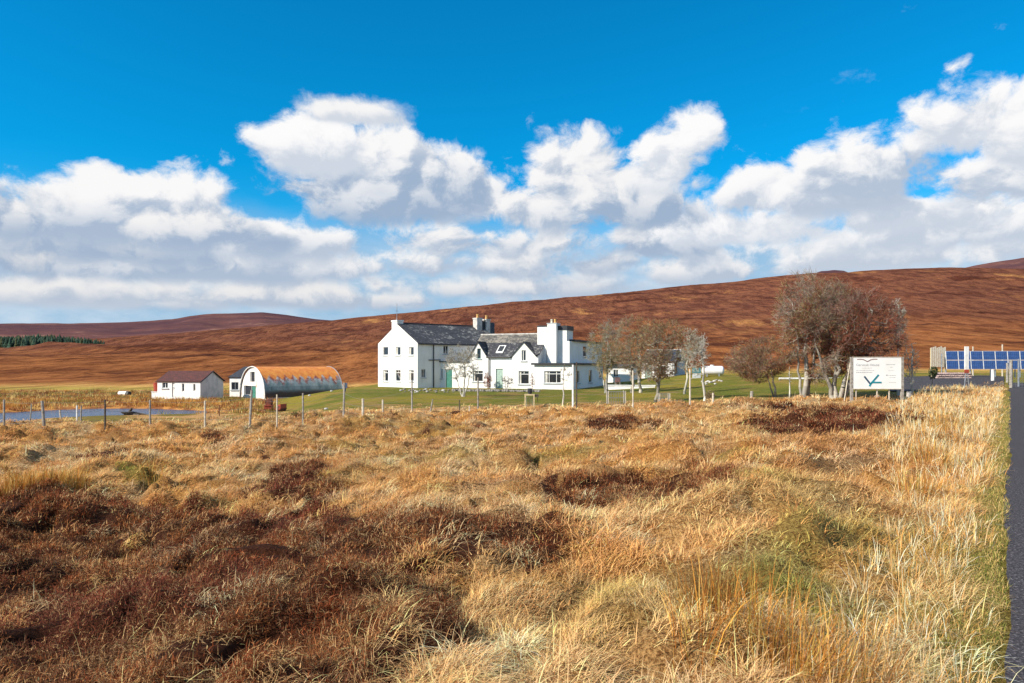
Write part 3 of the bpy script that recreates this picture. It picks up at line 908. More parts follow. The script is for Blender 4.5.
# rushes
RU = []
RUSH = [(.66, .28, .05), (.52, .20, .04), (.72, .40, .11), (.34, .14, .035), (.44, .30, .07)]
for (px, py, n, sp) in [(722, 630, 420, .17), (700, 640, 160, .13)]:
    p = gpix(px, py); RU.append(stems(p.x, p.y, n, sp, (.20, .50), (.0, .9), [(.30, .13, .035), (.42, .17, .04), (.20, .15, .04), (.16, .075, .03)], .0026, 3, WIND, .15))
for (px, py, n, sp) in [ (758, 668, 120, .22), (800, 695, 150, .24), (845, 690, 130, .22), (700, 694, 90, .16), (775, 650, 60, .2), (722, 672, 90, .18), (820, 670, 60, .2), (780, 700, 120, .2)]:
    p = gpix(px, py); RU.append(stems(p.x, p.y, n, sp, (.20, .55), (.0, 1.15), RUSH, .0026, 3, WIND, .15))
for (px, py, n, sp) in [(30, 492, 300, .35), (55, 490, 340, .35), (10, 494, 240, .4), (75, 488, 220, .3), (150, 482, 60, .25), (930, 470, 160, .3), (915, 500, 120, .25), (945, 440, 140, .4)]:
    p = gpix(px, py); RU.append(stems(p.x, p.y, n, sp, (.25, .55), (.05, .8), RUSH + [(.6, .42, .15)], .006, 3, WIND, .15))
tag(join_build('rushes', RU, 'dry_grass'), 'upright orange brown rushes standing in clumps in the rough grass', 'rushes', kind='stuff')

# ============================================================ buildings
def facade_pt(o, d, n, s, k, z):
    o, d, n = Vector(o), Vector(d), Vector(n)
    return o + d * s + n * k + Vector((0, 0, z))

def wall(mb, o, d, n, L, top, holes=(), z0=-1.2, depth=.16):
    """vertical wall skin of length L along d; top = [(s,z)..]; holes (s0,s1,z0,z1) with reveals"""
    xs = sorted({0.0, L, *[t[0] for t in top], *[h[0] for h in holes], *[h[1] for h in holes]})
    tz = lambda s: float(np.interp(s, [t[0] for t in top], [t[1] for t in top]))
    P = lambda s, k, z: facade_pt(o, d, n, s, k, z)
    for a, b in zip(xs[:-1], xs[1:]):
        if b - a < 1e-6: continue
        m = (a + b) / 2; z = z0
        for h in sorted([h for h in holes if h[0] <= m <= h[1]], key=lambda h: h[2]):
            mb.quad(P(a, 0, z), P(b, 0, z), P(b, 0, h[2]), P(a, 0, h[2])); z = h[3]
        mb.quad(P(a, 0, z), P(b, 0, z), P(b, 0, tz(b)), P(a, 0, tz(a)))
    for (a, b, za, zb) in holes:
        D = -depth
        mb.quad(P(a, 0, za), P(a, 0, zb), P(a, D, zb), P(a, D, za)); mb.quad(P(b, 0, zb), P(b, 0, za), P(b, D, za), P(b, D, zb))
        mb.quad(P(a, 0, zb), P(b, 0, zb), P(b, D, zb), P(a, D, zb)); mb.quad(P(b, 0, za), P(a, 0, za), P(a, D, za), P(b, D, za))

def window(root, o, d, n, h, style='plain', frame='white_paint', curtains=0, sill=True):
    a, b, za, zb = h; D = -.13
    mb = MB(); w = .055
    mb.obox(o, d, n, a, b, D, D + .06, za, za + w); mb.obox(o, d, n, a, b, D, D + .06, zb - w, zb)
    mb.obox(o, d, n, a, a + w, D, D + .06, za + w, zb - w); mb.obox(o, d, n, b - w, b, D, D + .06, za + w, zb - w)
    m = (a + b) / 2
    if style in ('top', 'wide'):
        zt = zb - (zb - za) * .24
        mb.obox(o, d, n, a + w, b - w, D + .002, D + .055, zt - w / 2, zt + w / 2)
        if style == 'wide':
            for q in ((a + (b - a) * .28), (a + (b - a) * .72)): mb.obox(o, d, n, q - w / 2, q + w / 2, D + .004, D + .05, za + w, zb - w)
        else: mb.obox(o, d, n, m - w / 2, m + w / 2, D + .004, D + .05, zt + w / 2, zb - w)
    elif style == 'cross':
        mb.obox(o, d, n, m - w / 2, m + w / 2, D + .002, D + .055, za + w, zb - w)
    elif style == 'side':
        q = a + (b - a) * .35
        mb.obox(o, d, n, q - w / 2, q + w / 2, D + .002, D + .055, za + w, zb - w)
    win = mb.build('window', frame, root)
    p = MB(); p.obox(o, d, n, a + .01, b - .01, D - .02, D + .012, za + .01, zb - .01); p.build('pane', 'window_glass', win)
    if curtains:
        c = MB(); k = (b - a) * .24 * curtains
        c.obox(o, d, n, a + .06, a + .06 + k, D + .014, D + .022, za + .06, zb - .06)
        c.build('curtain', 'curtain', win)
    if sill:
        q = MB(); q.obox(o, d, n, a - .12, b + .12, -.10, .09, za - .10, za + .002); q.build('sill', 'grey_render_and_shade', win)
    return win

def door(root, o, d, n, h, mat, handle=True):
    a, b, za, zb = h
    mb = MB(); mb.obox(o, d, n, a + .01, b - .01, -.15, -.09, za, zb - .01)
    for (u0, u1, v0, v1) in ((.15, .85, .08, .42), (.15, .85, .5, .9)):
        W_, H_ = b - a, zb - za
        mb.obox(o, d, n, a + W_ * u0, a + W_ * u1, -.09, -.075, za + H_ * v0, za + H_ * v1)
    dr = mb.build('door', mat, root)
    if handle:
        k = MB(); k.obox(o, d, n, b - .16, b - .10, -.075, -.03, za + .95, za + 1.08); k.build('handle', 'steel', dr)
    return dr

def roof_slope(mb, a, b, c, d, th=.1):
    """slab with top face a,b (eave) c,d (ridge), uv in metres"""
    a, b, c, d = map(Vector, (a, b, c, d))
    nrm = (b - a).cross(d - a).normalized()
    if nrm.z < 0: nrm = -nrm
    lo = [p - nrm * th for p in (a, b, c, d)]
    L = (b - a).length; S = (d - a).length
    mb.quad(a, b, c, d, [(0, 0), (L, 0), (L, S), (0, S)])
    mb.quad(lo[3], lo[2], lo[1], lo[0])
    P = [a, b, c, d]
    for i in range(4):
        j = (i + 1) % 4; mb.quad(P[i], lo[i], lo[j], P[j], [(0, 0), (0, .1), (.1, .1), (.1, 0)])

def chimney(root, x0, x1, y0, y1, z0, z1, mat, pots, cap='grey_render_and_shade', potm=('pot_clay',)):
    mb = MB(); mb.box(x0, x1, y0, y1, z0, z1)
    c = mb.build('chimney', mat, root)
    k = MB(); k.box(x0 - .06, x1 + .06, y0 - .06, y1 + .06, z1 + .002, z1 + .14); k.build('chimney_cap', cap, c)
    for i, (px_, py_) in enumerate(pots):
        q = MB(); q.tube([(px_, py_, z1 + .14), (px_, py_, z1 + .5), (px_, py_, z1 + .52), (px_, py_, z1 + .60)], [.16, .13, .17, .16], 10)
        q.build('chimney_pot', potm[i % len(potm)], c)
    return c

def pipe(root, pts, r=.05, name='drainpipe', mat='gutter'):
    MB().tube(pts, r, 6).build(name, mat, root)

FX = lambda s, px, u, k=0: None

class Frame:
    """local frame of a building: origin O, x axis towards the viewer's right along the front"""
    def __init__(s, O, ang): s.O = Vector(O); s.a = ang; s.d = Vector((math.cos(ang), math.sin(ang), 0)); s.b = Vector((-math.sin(ang), math.cos(ang), 0))
    def u(s, px, v=0.0):        # coordinate along the front plane (offset v backwards) seen at px
        k = (px - 512) / F; P = s.O + s.b * v
        return (k * P.y - P.x) / (s.d.x - k * s.d.y)
    def v(s, px, u=0.0):        # coordinate along a side plane at u seen at px
        k = (px - 512) / F; P = s.O + s.d * u
        return (k * P.y - P.x) / (s.b.x - k * s.b.y)
    def z(s, py, u, v=0.0):     # height above the frame origin of a row at (u,v)
        P = s.O + s.d * u + s.b * v
        return H + (EYE - py) / F * P.y - s.O.z

X_, Y_, Z_ = Vector((1, 0, 0)), Vector((0, 1, 0)), Vector((0, 0, 1))
# ---------------------------------------------------------- the white house
def farmhouse():
    # --- frame of the two storey block (root), near corner of gable and long side
    a1 = R(38)
    O1 = Vector(((417.5 - 512) / F * 80, 80, .10))
    f1 = Frame(O1, a1)
    root = empty('farmhouse', O1, a1, 'rambling white farmhouse with two storey gabled block, dormered cottage range and flat roofed wing', 'house')
    L1, W1 = 11.8, 9.0
    ze = f1.z(343, 0); zr = ze + 2.25
    zeb = ze + .12
    w1 = MB()
    # gable (faces -x of local frame): o at (0,W), direction -y so that s runs left to right in view
    go, gd, gn = (0, W1, 0), (0, -1, 0), (-1, 0, 0)
    def gs(px): return W1 - f1.v(px, 0)
    holes = []
    for c in (385.6, 398.0, 411.2):
        for (zt, zb) in ((347.0, 355.2), (370.0, 381.2)):
            s0, s1 = gs(c - 2.5), gs(c + 2.6)
            Yc = O1.y + f1.b.y * (W1 - (s0 + s1) / 2)
            holes.append((s0, s1, H + (EYE - zb) / F * Yc - O1.z, H + (EYE - zt) / F * Yc - O1.z, 'plain' if zt < 360 else 'top'))
    wall(w1, go, gd, gn, W1, [(0, zeb), (W1 / 2, zr), (W1, ze)], [h[:4] for h in holes])
    # long side facing -y
    so, sd, sn = (0, 0, 0), (1, 0, 0), (0, -1, 0)
    sh = [(f1.u(421.4), f1.u(425.6), f1.z(377.5, 2), f1.z(369, 2)), (f1.u(443.4), f1.u(448.2), f1.z(354.2, 6), f1.z(346, 6)), (f1.u(430.5), f1.u(432.2), f1.z(356, 3), f1.z(350, 3))][:2]
    wall(w1, so, sd, sn, L1, [(0, ze), (L1, ze)], sh)
    w1.quad((L1, 0, -1), (L1, W1, -1), (L1, W1, ze), (L1, 0, ze)); w1.poly([(L1, 0, ze), (L1, W1, zeb), (L1, W1 / 2, zr)])
    w1.quad((L1, W1, -1), (0, W1, -1), (0, W1, zeb), (L1, W1, zeb))
    tag(w1.build('wall', 'white_wall', root), 'white harled two storey gabled wall')
    for i, h in enumerate(holes): window(root, go, gd, gn, h[:4], h[4], curtains=(0, 1, 1, 0, 1, 1)[i])
    for h in sh: window(root, so, sd, sn, h, 'cross')
    r = MB(); e = .18
    roof_slope(r, (.02, -e, ze - .02), (L1, -e, ze - .02), (L1, W1 / 2, zr + .10), (.02, W1 / 2, zr + .10))
    roof_slope(r, (L1, W1 + e, zeb - .02), (.02, W1 + e, zeb - .02), (.02, W1 / 2, zr + .10), (L1, W1 / 2, zr + .10))
    rf = r.build('roof', 'slate', root)
    MB().tube([(0, W1 / 2, zr + .12), (L1, W1 / 2, zr + .12)], .09, 6).build('ridge', 'black_trim', rf)
    # coping on the gable
    c = chimney(root, -.03, .75, W1 / 2 - .1, W1 / 2 + 1.15, zr - 1.2, zr + .32, 'white_wall', [], 'white_wall')
    mb = MB(); mb.tube([(.1, W1 / 2 + .2, zr + .3), (.1, W1 / 2 + .2, zr + 2.35)], .03, 5)
    mb.tube([(-.1, W1 / 2 + .2, zr + 1.5), (.3, W1 / 2 + .2, zr + 1.5)], .02, 4); mb.build('aerial', 'steel', root)
    x0 = L1 - .9
    chimney(root, x0 - .5, x0 + .25, W1 / 2 - .95, W1 / 2 - .1, zr - .6, zr + .95, 'pale_stone', [(x0 - .12, W1 / 2 - .5)], 'pale_stone')
    chimney(root, x0 + .9, x0 + 1.5, W1 / 2 - .9, W1 / 2 - .2, zr - .9, zr + .85, 'pale_stone', [(x0 + 1.2, W1 / 2 - .5)], 'pale_stone')
    mb = MB(); mb.box(x0 + .3, x0 + .85, W1 / 2 - .7, W1 / 2 + .1, zr - 1.4, zr + .75); tag(mb.build('chimney', 'black_trim', root), 'dark chimney stack')  # plain dark box between the pale stacks
    mb = MB(); mb.box(x0 + 1.55, x0 + 2.3, W1 / 2 - .7, W1 / 2 + .1, zr - 1.4, zr + .6); tag(mb.build('chimney', 'felt_roof', root), 'blue grey chimney stack')
    # gutter and down pipe
    pipe(root, [(.1, -e - .05, ze - .12), (L1, -e - .05, ze - .12)], .07, 'gutter')
    pu = f1.u(433.3)
    pipe(root, [(pu, -.12, ze - .15), (pu, -.08, ze - .5), (pu, -.08, 0.0)], .06)
    pipe(root, [(f1.u(428.5), -.1, f1.z(360.2, 3)), (f1.u(440), -.1, f1.z(360.0, 4.5))], .06)

    # --- cottage range, expressed in its own frame converted to root coordinates
    a2 = R(-22)
    O2 = Vector(((572 - 512) / F * 75, 75, -.05)); f2 = Frame(O2, a2)
    sub = Vector(O2 - O1); rot = -a1
    lo = Vector((sub.x * math.cos(rot) - sub.y * math.sin(rot), sub.x * math.sin(rot) + sub.y * math.cos(rot), sub.z))
    D = Vector((math.cos(a2 - a1), math.sin(a2 - a1), 0)); B = Vector((-D.y, D.x, 0))
    P = lambda u, v, z: lo + D * u + B * v + Z_ * z
    def box(mb, u0, u1, v0, v1, z0, z1):
        mb.hexa([P(u0, v0, z0), P(u1, v0, z0), P(u1, v1, z0), P(u0, v1, z0), P(u0, v0, z1), P(u1, v0, z1), P(u1, v1, z1), P(u0, v1, z1)])
    N = -B
    # flat roofed bay and long side wing, front corner at u=0, v=0
    uL = f2.u(534.3); Lv = f2.v(602.5, 0)
    zt = f2.z(363.6, 0) - .1
    hb = [(f2.u(544.2), f2.u(561), f2.z(383, -2), f2.z(371, -2))]
    hb = [(h[0] - uL, h[1] - uL, h[2], h[3]) for h in hb]
    mb = MB(); o = P(uL, 0, 0)
    wall(mb, o, D, N, -uL, [(0, zt), (-uL, zt)], hb)
    hs = []
    for (p0, p1, yb, yt) in ((576.2, 579.6, 383.2, 370.5), (588.7, 592.2, 382.6, 370), (599.0, 602.3, 378, 371)):
        v0, v1 = f2.v(p0, 0), f2.v(p1, 0); hs.append((v0, v1, f2.z(yb, 0, v0), f2.z(yt, 0, v0)))
    LV = Lv + .2
    wall(mb, P(0, 0, 0), B, D, LV, [(0, zt), (LV, zt)], hs)
    mb.quad(P(uL, 0, -1), P(uL, .6, -1), P(uL, .6, zt), P(uL, 0, zt)); mb.quad(P(0, LV, -1), P(-7, LV, -1), P(-7, LV, zt), P(0, LV, zt))
    tag(mb.build('wall', 'white_wall', root), 'white wall of the flat roofed wing')
    wn = window(root, o, D, N, hb[0], 'wide', curtains=.6)
    for h in hs: window(root, P(0, 0, 0), B, D, h, 'plain')
    mb = MB(); e = .22
    box(mb, uL - .25, e, -e, 2.6, zt + .01, zt + .17); box(mb, -4.9, e, 2.602, LV + .1, zt + .012, zt + .17)
    fr = mb.build('roof', 'felt_roof', root); tag(fr, 'dark blue grey flat roof')
    mb = MB(); box(mb, uL - .27, e + .03, -e - .03, -e - .001, zt - .03, zt + .16); box(mb, e + .001, e + .03, -e, LV, zt - .03, zt + .16); mb.build('fascia', 'black_trim', fr)
    pc = P(.02, -.0, 0); pipe(root, [P(.06, -.06, zt), P(.06, -.06, -.3)], .06)

    # cottage front, recessed 0.5 m
    v0 = .55; g = 5.2
    uA = f2.u(455, v0); uP = f2.u(435.5, v0)
    uB = f2.u(486.9, v0); uC = f2.u(511.3, v0); uD = f2.u(536.4, v0); uG = f2.u(470, v0)
    ze2 = f2.z(356.8, (uB + uC) / 2, v0); zr2 = f2.z(334.6, uC, v0 + 3.1)
    pk1 = (f2.u(478.0, v0), f2.z(341.8, uB, v0)); pk2 = (f2.u(523.7, v0), f2.z(342.4, uC, v0))
    def H4(p0, p1, yb, yt, v=v0):
        u0, u1 = f2.u(p0, v), f2.u(p1, v); return (u0, u1, f2.z(yb, u0, v), f2.z(yt, u0, v))
    op = [H4(472.8, 483.0, 381.5, 370.8), H4(477.2, 480.8, 358.6, 348.5), H4(518.6, 529.0, 384, 371), H4(521.6, 526.0, 360.8, 350.2)]
    dr = H4(495.9, 502.8, 389.8, 368.8)
    zbase = [h[2] for h in op]
    uE = 0
    oo = P(uG, v0, 0); sh_ = lambda h: (h[0] - uG, h[1] - uG, h[2], h[3])
    Lc = uD + .2 - uG
    mb = MB()
    top = [(0, ze2), (pk1[0] - uG, pk1[1]), (uB - uG, ze2 + .02), (uC - uG, ze2 + .02), (pk2[0] - uG, pk2[1]), (uD - uG, ze2 - .05), (Lc, ze2 - .05)]
    wall(mb, oo, D, N, Lc, top, [sh_(h) for h in op] + [sh_(dr)])
    # right and left ends, back
    ur = f2.u(549, v0 + 3.1)
    mb.quad(P(uG, v0, -1), P(uG, v0 + 6.2, -1), P(uG, v0 + 6.2, ze2), P(uG, v0, ze2)); mb.poly([P(uG, v0, ze2), P(uG, v0 + 6.2, ze2), P(uG, v0 + 3.1, zr2 - .1)])
    ue = uD + .1
    mb.quad(P(ue, v0, -1), P(ue, v0 + 6.2, -1), P(ue, v0 + 6.2, ze2), P(ue, v0, ze2)); mb.poly([P(ue, v0, ze2), P(ue, v0 + 6.2, ze2), P(ue, v0 + 3.1, zr2 - .1)])
    mb.quad(P(uG, v0 + 6.2, -1), P(ue, v0 + 6.2, -1), P(ue, v0 + 6.2, ze2), P(uG, v0 + 6.2, ze2))
    tag(mb.build('wall', 'white_wall', root), 'white cottage front with two steep gables')
    window(root, oo, D, N, sh_(op[0]), 'top', curtains=.6); window(root, oo, D, N, sh_(op[1]), 'plain', frame='green_paint')
    window(root, oo, D, N, sh_(op[2]), 'top', curtains=.7); window(root, oo, D, N, sh_(op[3]), 'side')
    tag(door(root, oo, D, N, sh_(dr), 'pale_green_paint'), 'pale green front door')
    # main roof of cottage
    r = MB()
    zl = ze2 + .03
    zmid = zl + (zr2 - zl) * .62; vm = v0 + 3.1 * .62
    sl0 = (zmid - zl + .05) / (vm - v0 + .12)
    for (a_, b_, vs) in ((uG - .1, uB - .05, v0 + .2), (uB - .05, uC + .05, v0 - .12), (uC + .05, ue + .15, v0 + .2)):
        zs = zl - .05 + (vs - v0 + .12) * sl0
        roof_slope(r, P(a_, vs, zs), P(b_, vs, zs), P(b_, vm, zmid), P(a_, vm, zmid))
    roof_slope(r, P(ue + .15, v0 + 6.35, zl - .05), P(uG - .1, v0 + 6.35, zl - .05), P(uG - .1, v0 + 3.1, zr2), P(ue + .15, v0 + 3.1, zr2))
    # gablet roofs
    for (pk, ul, ud) in ((pk1, uG, uB), (pk2, uC, uD)):
        vb = v0 + (pk[1] - zl) / (zr2 - zl) * 3.1 + .25
        zz = pk[1] + .08
        roof_slope(r, P(ud + .12, v0 - .1, zl - .08), P(ud + .12, v0 + .35, zl - .08), P(pk[0], vb, zz), P(pk[0], v0 - .1, zz), .07)
        roof_slope(r, P(ul - .12, v0 + .35, zl - .08), P(ul - .12, v0 - .1, zl - .08), P(pk[0], v0 - .1, zz), P(pk[0], vb, zz), .07)
    rf = r.build('roof', 'slate', root)
    # upper band of the roof is older and covered with lichen
    r = MB(); roof_slope(r, P(uG - .1, vm + .002, zmid + .012), P(ue + .15, vm + .002, zmid + .012), P(ue + .15, v0 + 3.1, zr2 + .012), P(uG - .1, v0 + 3.1, zr2 + .012))
    tag(r.build('roof', 'lichen_slate', root), 'pale lichen covered upper roof slates')
    MB().tube([P(uG - .1, v0 + 3.1, zr2 + .05), P(ue + .2, v0 + 3.1, zr2 + .05)], .10, 6).build('ridge', 'pale_stone', rf)
    # skylight
    su0, su1 = f2.u(498.5, v0 + 1.2), f2.u(505.5, v0 + 1.2)
    sl = (zmid - zl + .05) / (vm - v0 + .12)
    def SP(u, v, k): return P(u, v, zl - .05 + (v - v0 + .12) * sl + k)
    va, vb = v0 + .45, v0 + 1.45
    m2 = MB(); m2.hexa([SP(su0, va, .0), SP(su1, va, .0), SP(su1, vb, .0), SP(su0, vb, .0), SP(su0, va, .09), SP(su1, va, .09), SP(su1, vb, .09), SP(su0, vb, .09)])
    sk = m2.build('skylight', 'white_paint', rf)
    m2 = MB(); q = .12; m2.hexa([SP(su0 + q, va + q, .05), SP(su1 - q, va + q, .05), SP(su1 - q, vb - q, .05), SP(su0 + q, vb - q, .05), SP(su0 + q, va + q, .10), SP(su1 - q, va + q, .10), SP(su1 - q, vb - q, .10), SP(su0 + q, vb - q, .10)])
    tag(m2.build('skylight', 'window_glass', rf), 'glass of the skylight')
    # upper flat roofed block behind the bay
    vu = 2.6; uu0 = f2.u(540.5, vu + .2); uu1 = f2.u(569.5, vu)
    zt2 = f2.z(341.0, uu1, vu); vU1 = f2.v(602, uu1)
    mb = MB()
    whs = [(f2.v(583.0, uu1) - vu, f2.v(586.8, uu1) - vu, f2.z(356.5, uu1, 7), f2.z(346, uu1, 7))]
    wall(mb, P(uu0, vu, 0), D, N, uu1 - uu0, [(0, zt2), (uu1 - uu0, zt2)], [], z0=zt - .1)
    wall(mb, P(uu1, vu, 0), B, D, vU1 - vu, [(0, zt2), (vU1 - vu, zt2)], whs, z0=zt - .1)
    mb.quad(P(uu0, vu, zt - .1), P(uu0, vU1, zt - .1), P(uu0, vU1, zt2), P(uu0, vu, zt2)); mb.quad(P(uu0, vU1, zt - .1), P(uu1, vU1, zt - .1), P(uu1, vU1, zt2), P(uu0, vU1, zt2))
    tag(mb.build('wall', 'white_wall', root), 'white upper storey of the flat roofed wing')
    window(root, P(uu1, vu, 0), B, D, whs[0], 'plain')
    mb = MB(); box(mb, uu0 - .1, uu1 + .3, vu + .9, vU1 + .25, zt2 + .01, zt2 + .2); tag(mb.build('roof', 'black_trim', root), 'black upper flat roof')
    # raised box (tank room) and parapet
    zc = f2.z(327.0, uu0, vu); ub0 = f2.u(559, vu + .1); ub1 = f2.u(566.5, vu + .1)
    mb = MB(); box(mb, f2.u(538.8, vu), f2.u(548, vu), vu - .45, vu + .9, zt, zc); box(mb, ub0 - 1.2, ub1 + .05, vu - .003, vu + 2.2, zt2 - .5, f2.z(330, ub1, vu))
    tag(mb.build('wall', 'white_wall', root), 'raised white block beside the chimney')
    mb = MB(); box(mb, f2.u(538.4, vu), f2.u(548, vu), vu - .5, vu + .95, zc + .003, zc + .12); box(mb, ub0 - 1.2, ub1 + .12, vu - .06, vu + 2.3, f2.z(330, ub1, vu) + .003, f2.z(325.6, ub1, vu)); tag(mb.build('roof', 'black_trim', root), 'black capping of the raised block')
    # tall chimney
    c0, c1 = f2.u(547.3, vu - .6), f2.u(556.2, vu - .6)
    zk = f2.z(324, c0, vu - .6)
    mb = MB(); box(mb, c0, c1, vu - .62, vu + .75, zt + .05, zk)
    ch = mb.build('chimney', 'white_wall', root); tag(ch, 'tall white chimney stack with two pots')
    mb = MB(); box(mb, c0 - .05, c1 + .05, vu - .67, vu + .80, zk + .003, zk + .10); mb.build('chimney_cap', 'grey_render_and_shade', ch)
    for i, t in enumerate((.33, .72)):
        q = P(c0 + (c1 - c0) * t, vu - .1, zk + .1); MB().tube([q, q + Z_ * .30, q + Z_ * .31, q + Z_ * .42], [.13, .11, .14, .13], 9).build('chimney_pot', ('pot_pale', 'pot_clay')[i], ch)

    # porch in the angle between the two ranges
    vp = v0 + .5; u0 = f2.u(435.5, vp); u1 = uG + .05
    ztp = f2.z(362.2, u0, vp)
    hw = H4(439.4, 442.6, 378.6, 368.4, vp); hd = H4(445.8, 452.2, 388.4, 369.2, vp)
    mb = MB(); s0 = u0
    wall(mb, P(u0, vp, 0), D, N, u1 - u0, [(0, ztp), (u1 - u0, ztp)], [(hw[0] - s0, hw[1] - s0, hw[2], hw[3]), (hd[0] - s0, hd[1] - s0, hd[2], hd[3])])
    mb.quad(P(u0, vp, -1), P(u0, vp + 3.5, -1), P(u0, vp + 3.5, ztp), P(u0, vp, ztp))
    tag(mb.build('wall', 'white_wall', root), 'white wall of the low entrance porch')
    window(root, P(u0, vp, 0), D, N, (hw[0] - s0, hw[1] - s0, hw[2], hw[3]), 'cross')
    tag(door(root, P(u0, vp, 0), D, N, (hd[0] - s0, hd[1] - s0, hd[2], hd[3]), 'green_paint'), 'dark green side door')
    mb = MB(); box(mb, u0 - .15, u1 - .15, vp - .15, vp + 5.2, ztp + .01, ztp + .13); tag(mb.build('roof', 'felt_roof', root), 'flat porch roof')
    # drain pipes on cottage
    pipe(root, [P(uB + .28, v0 - .12, ze2 - .1), P(uB + .28, v0 - .1, -.3)], .05)
    pipe(root, [P(uB + .1, v0 - .2, ze2 - .05), P(uC - .1, v0 - .2, ze2 - .05)], .06, 'gutter')
    return f1, f2, P
f1, f2, PP = farmhouse()

def gabled(name, label, cat, px, py, ang, L, W, ze, zr, wallm, roofm, front=(), gable=(), gside=1, sidem=None, zoff=0, over=.2, Yat=None):
    """hut with its near corner at (px, py); front along +x of the local frame (L), facing -y; gables at x=0 and x=L"""
    p = gpix(px, py) if Yat is None else atY(px, Yat)
    if Yat is not None: p.z = H + (EYE - py) / F * Yat
    fr = Frame((p.x, p.y, p.z + zoff), ang)
    root = empty(name, fr.O, ang, label, cat)
    return root, fr
# ---------------------------------------------------------- shed by the pond: near corner at px 200 is its right front corner
def pond_shed():
    Yn = 80.0; ang = R(-13)
    O = Vector(((200.3 - 512) / F * Yn, Yn, H + (EYE - 398.6) / F * Yn)); f = Frame(O, ang)
    root = empty('shed', O, ang, 'small white shed with a rusty brown roof beside the pond', 'shed')
    uL = f.u(157.4); W = f.v(223.3, 0); ze = f.z(381.3, 0); zr = f.z(371.4, 0, W / 2)
    hs = []
    for (a, b, yb, yt) in ((162.2, 167.8, 388.2, 382.2), (181.8, 184.2, 391.5, 383.6), (193.2, 195.4, 391, 384)):
        u0, u1 = f.u(a), f.u(b); hs.append((u0 - uL, u1 - uL, f.z(yb, u0), f.z(yt, u0)))
    u0, u1 = f.u(172.0), f.u(174.6); hd = (u0 - uL, u1 - uL, f.z(397.2, u0), f.z(382.3, u0))
    mb = MB(); o = (uL, 0, 0)
    wall(mb, o, X_, -Y_, -uL, [(0, ze), (-uL, ze)], hs + [hd], z0=-.8)
    mb.quad((uL, W, -.8), (uL, 0, -.8), (uL, 0, ze), (uL, W, ze)); mb.poly([(uL, W, ze), (uL, 0, ze), (uL, W / 2, zr)]); mb.quad((0, W, -.8), (uL, W, -.8), (uL, W, ze), (0, W, ze))
    mb.build('wall', 'white_wall', root)
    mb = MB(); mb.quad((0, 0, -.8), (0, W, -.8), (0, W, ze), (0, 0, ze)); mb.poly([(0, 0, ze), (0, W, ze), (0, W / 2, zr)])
    tag(mb.build('wall', 'grey_render_and_shade', root), 'end gable coloured grey for its shade')  # shaded face of the white shed, its shade put into the wall colour
    for i, h in enumerate(hs): window(root, o, X_, -Y_, h, 'cross' if i == 0 else 'plain', sill=i == 0)
    door(root, o, X_, -Y_, hd, 'white_paint')
    r = MB(); e = .15
    roof_slope(r, (uL - .15, -e, ze - .03), (.15, -e, ze - .03), (.15, W / 2, zr + .06), (uL - .15, W / 2, zr + .06), .06)
    roof_slope(r, (.15, W + e, ze - .03), (uL - .15, W + e, ze - .03), (uL - .15, W / 2, zr + .06), (.15, W / 2, zr + .06), .06)
    rf = r.build('roof', 'brown_tin', root)
    m2 = MB()
    for s in (-1, 1):
        m2.tube([(.17, W / 2, zr + .02), (.17, W / 2 + s * (W / 2 + e), ze - .09)], .06, 4)
    m2.build('barge_board', 'black_trim', rf)
    # red tub on a white box at the left end
    p = f.O + f.d * (uL - .45) + f.b * .5
    q = gz(p.x, p.y)
    b = MB(); b.box(-.36, .36, -.4, .4, -.3, .72); b.box(-.4, .4, -.44, .44, .721, .80)
    o1 = b.build('crate', 'white_paint'); o1.location = (p.x, p.y, q); o1.rotation_euler.z = ang
    tag(o1, 'square white crate standing against the left end of the pond shed', 'crate')
    b = MB(); b.tube([(0, 0, 0), (0, 0, .05), (0, 0, .9), (0, 0, .92)], [.28, .33, .36, .33], 12); b.tube([(0, 0, .86), (0, 0, .95)], .39, 12)
    o2 = b.build('tub', 'red_paint'); o2.location = (p.x, p.y, q + .81); tag(o2, 'bright red tub on top of the white crate by the shed', 'tub')
pond_shed()

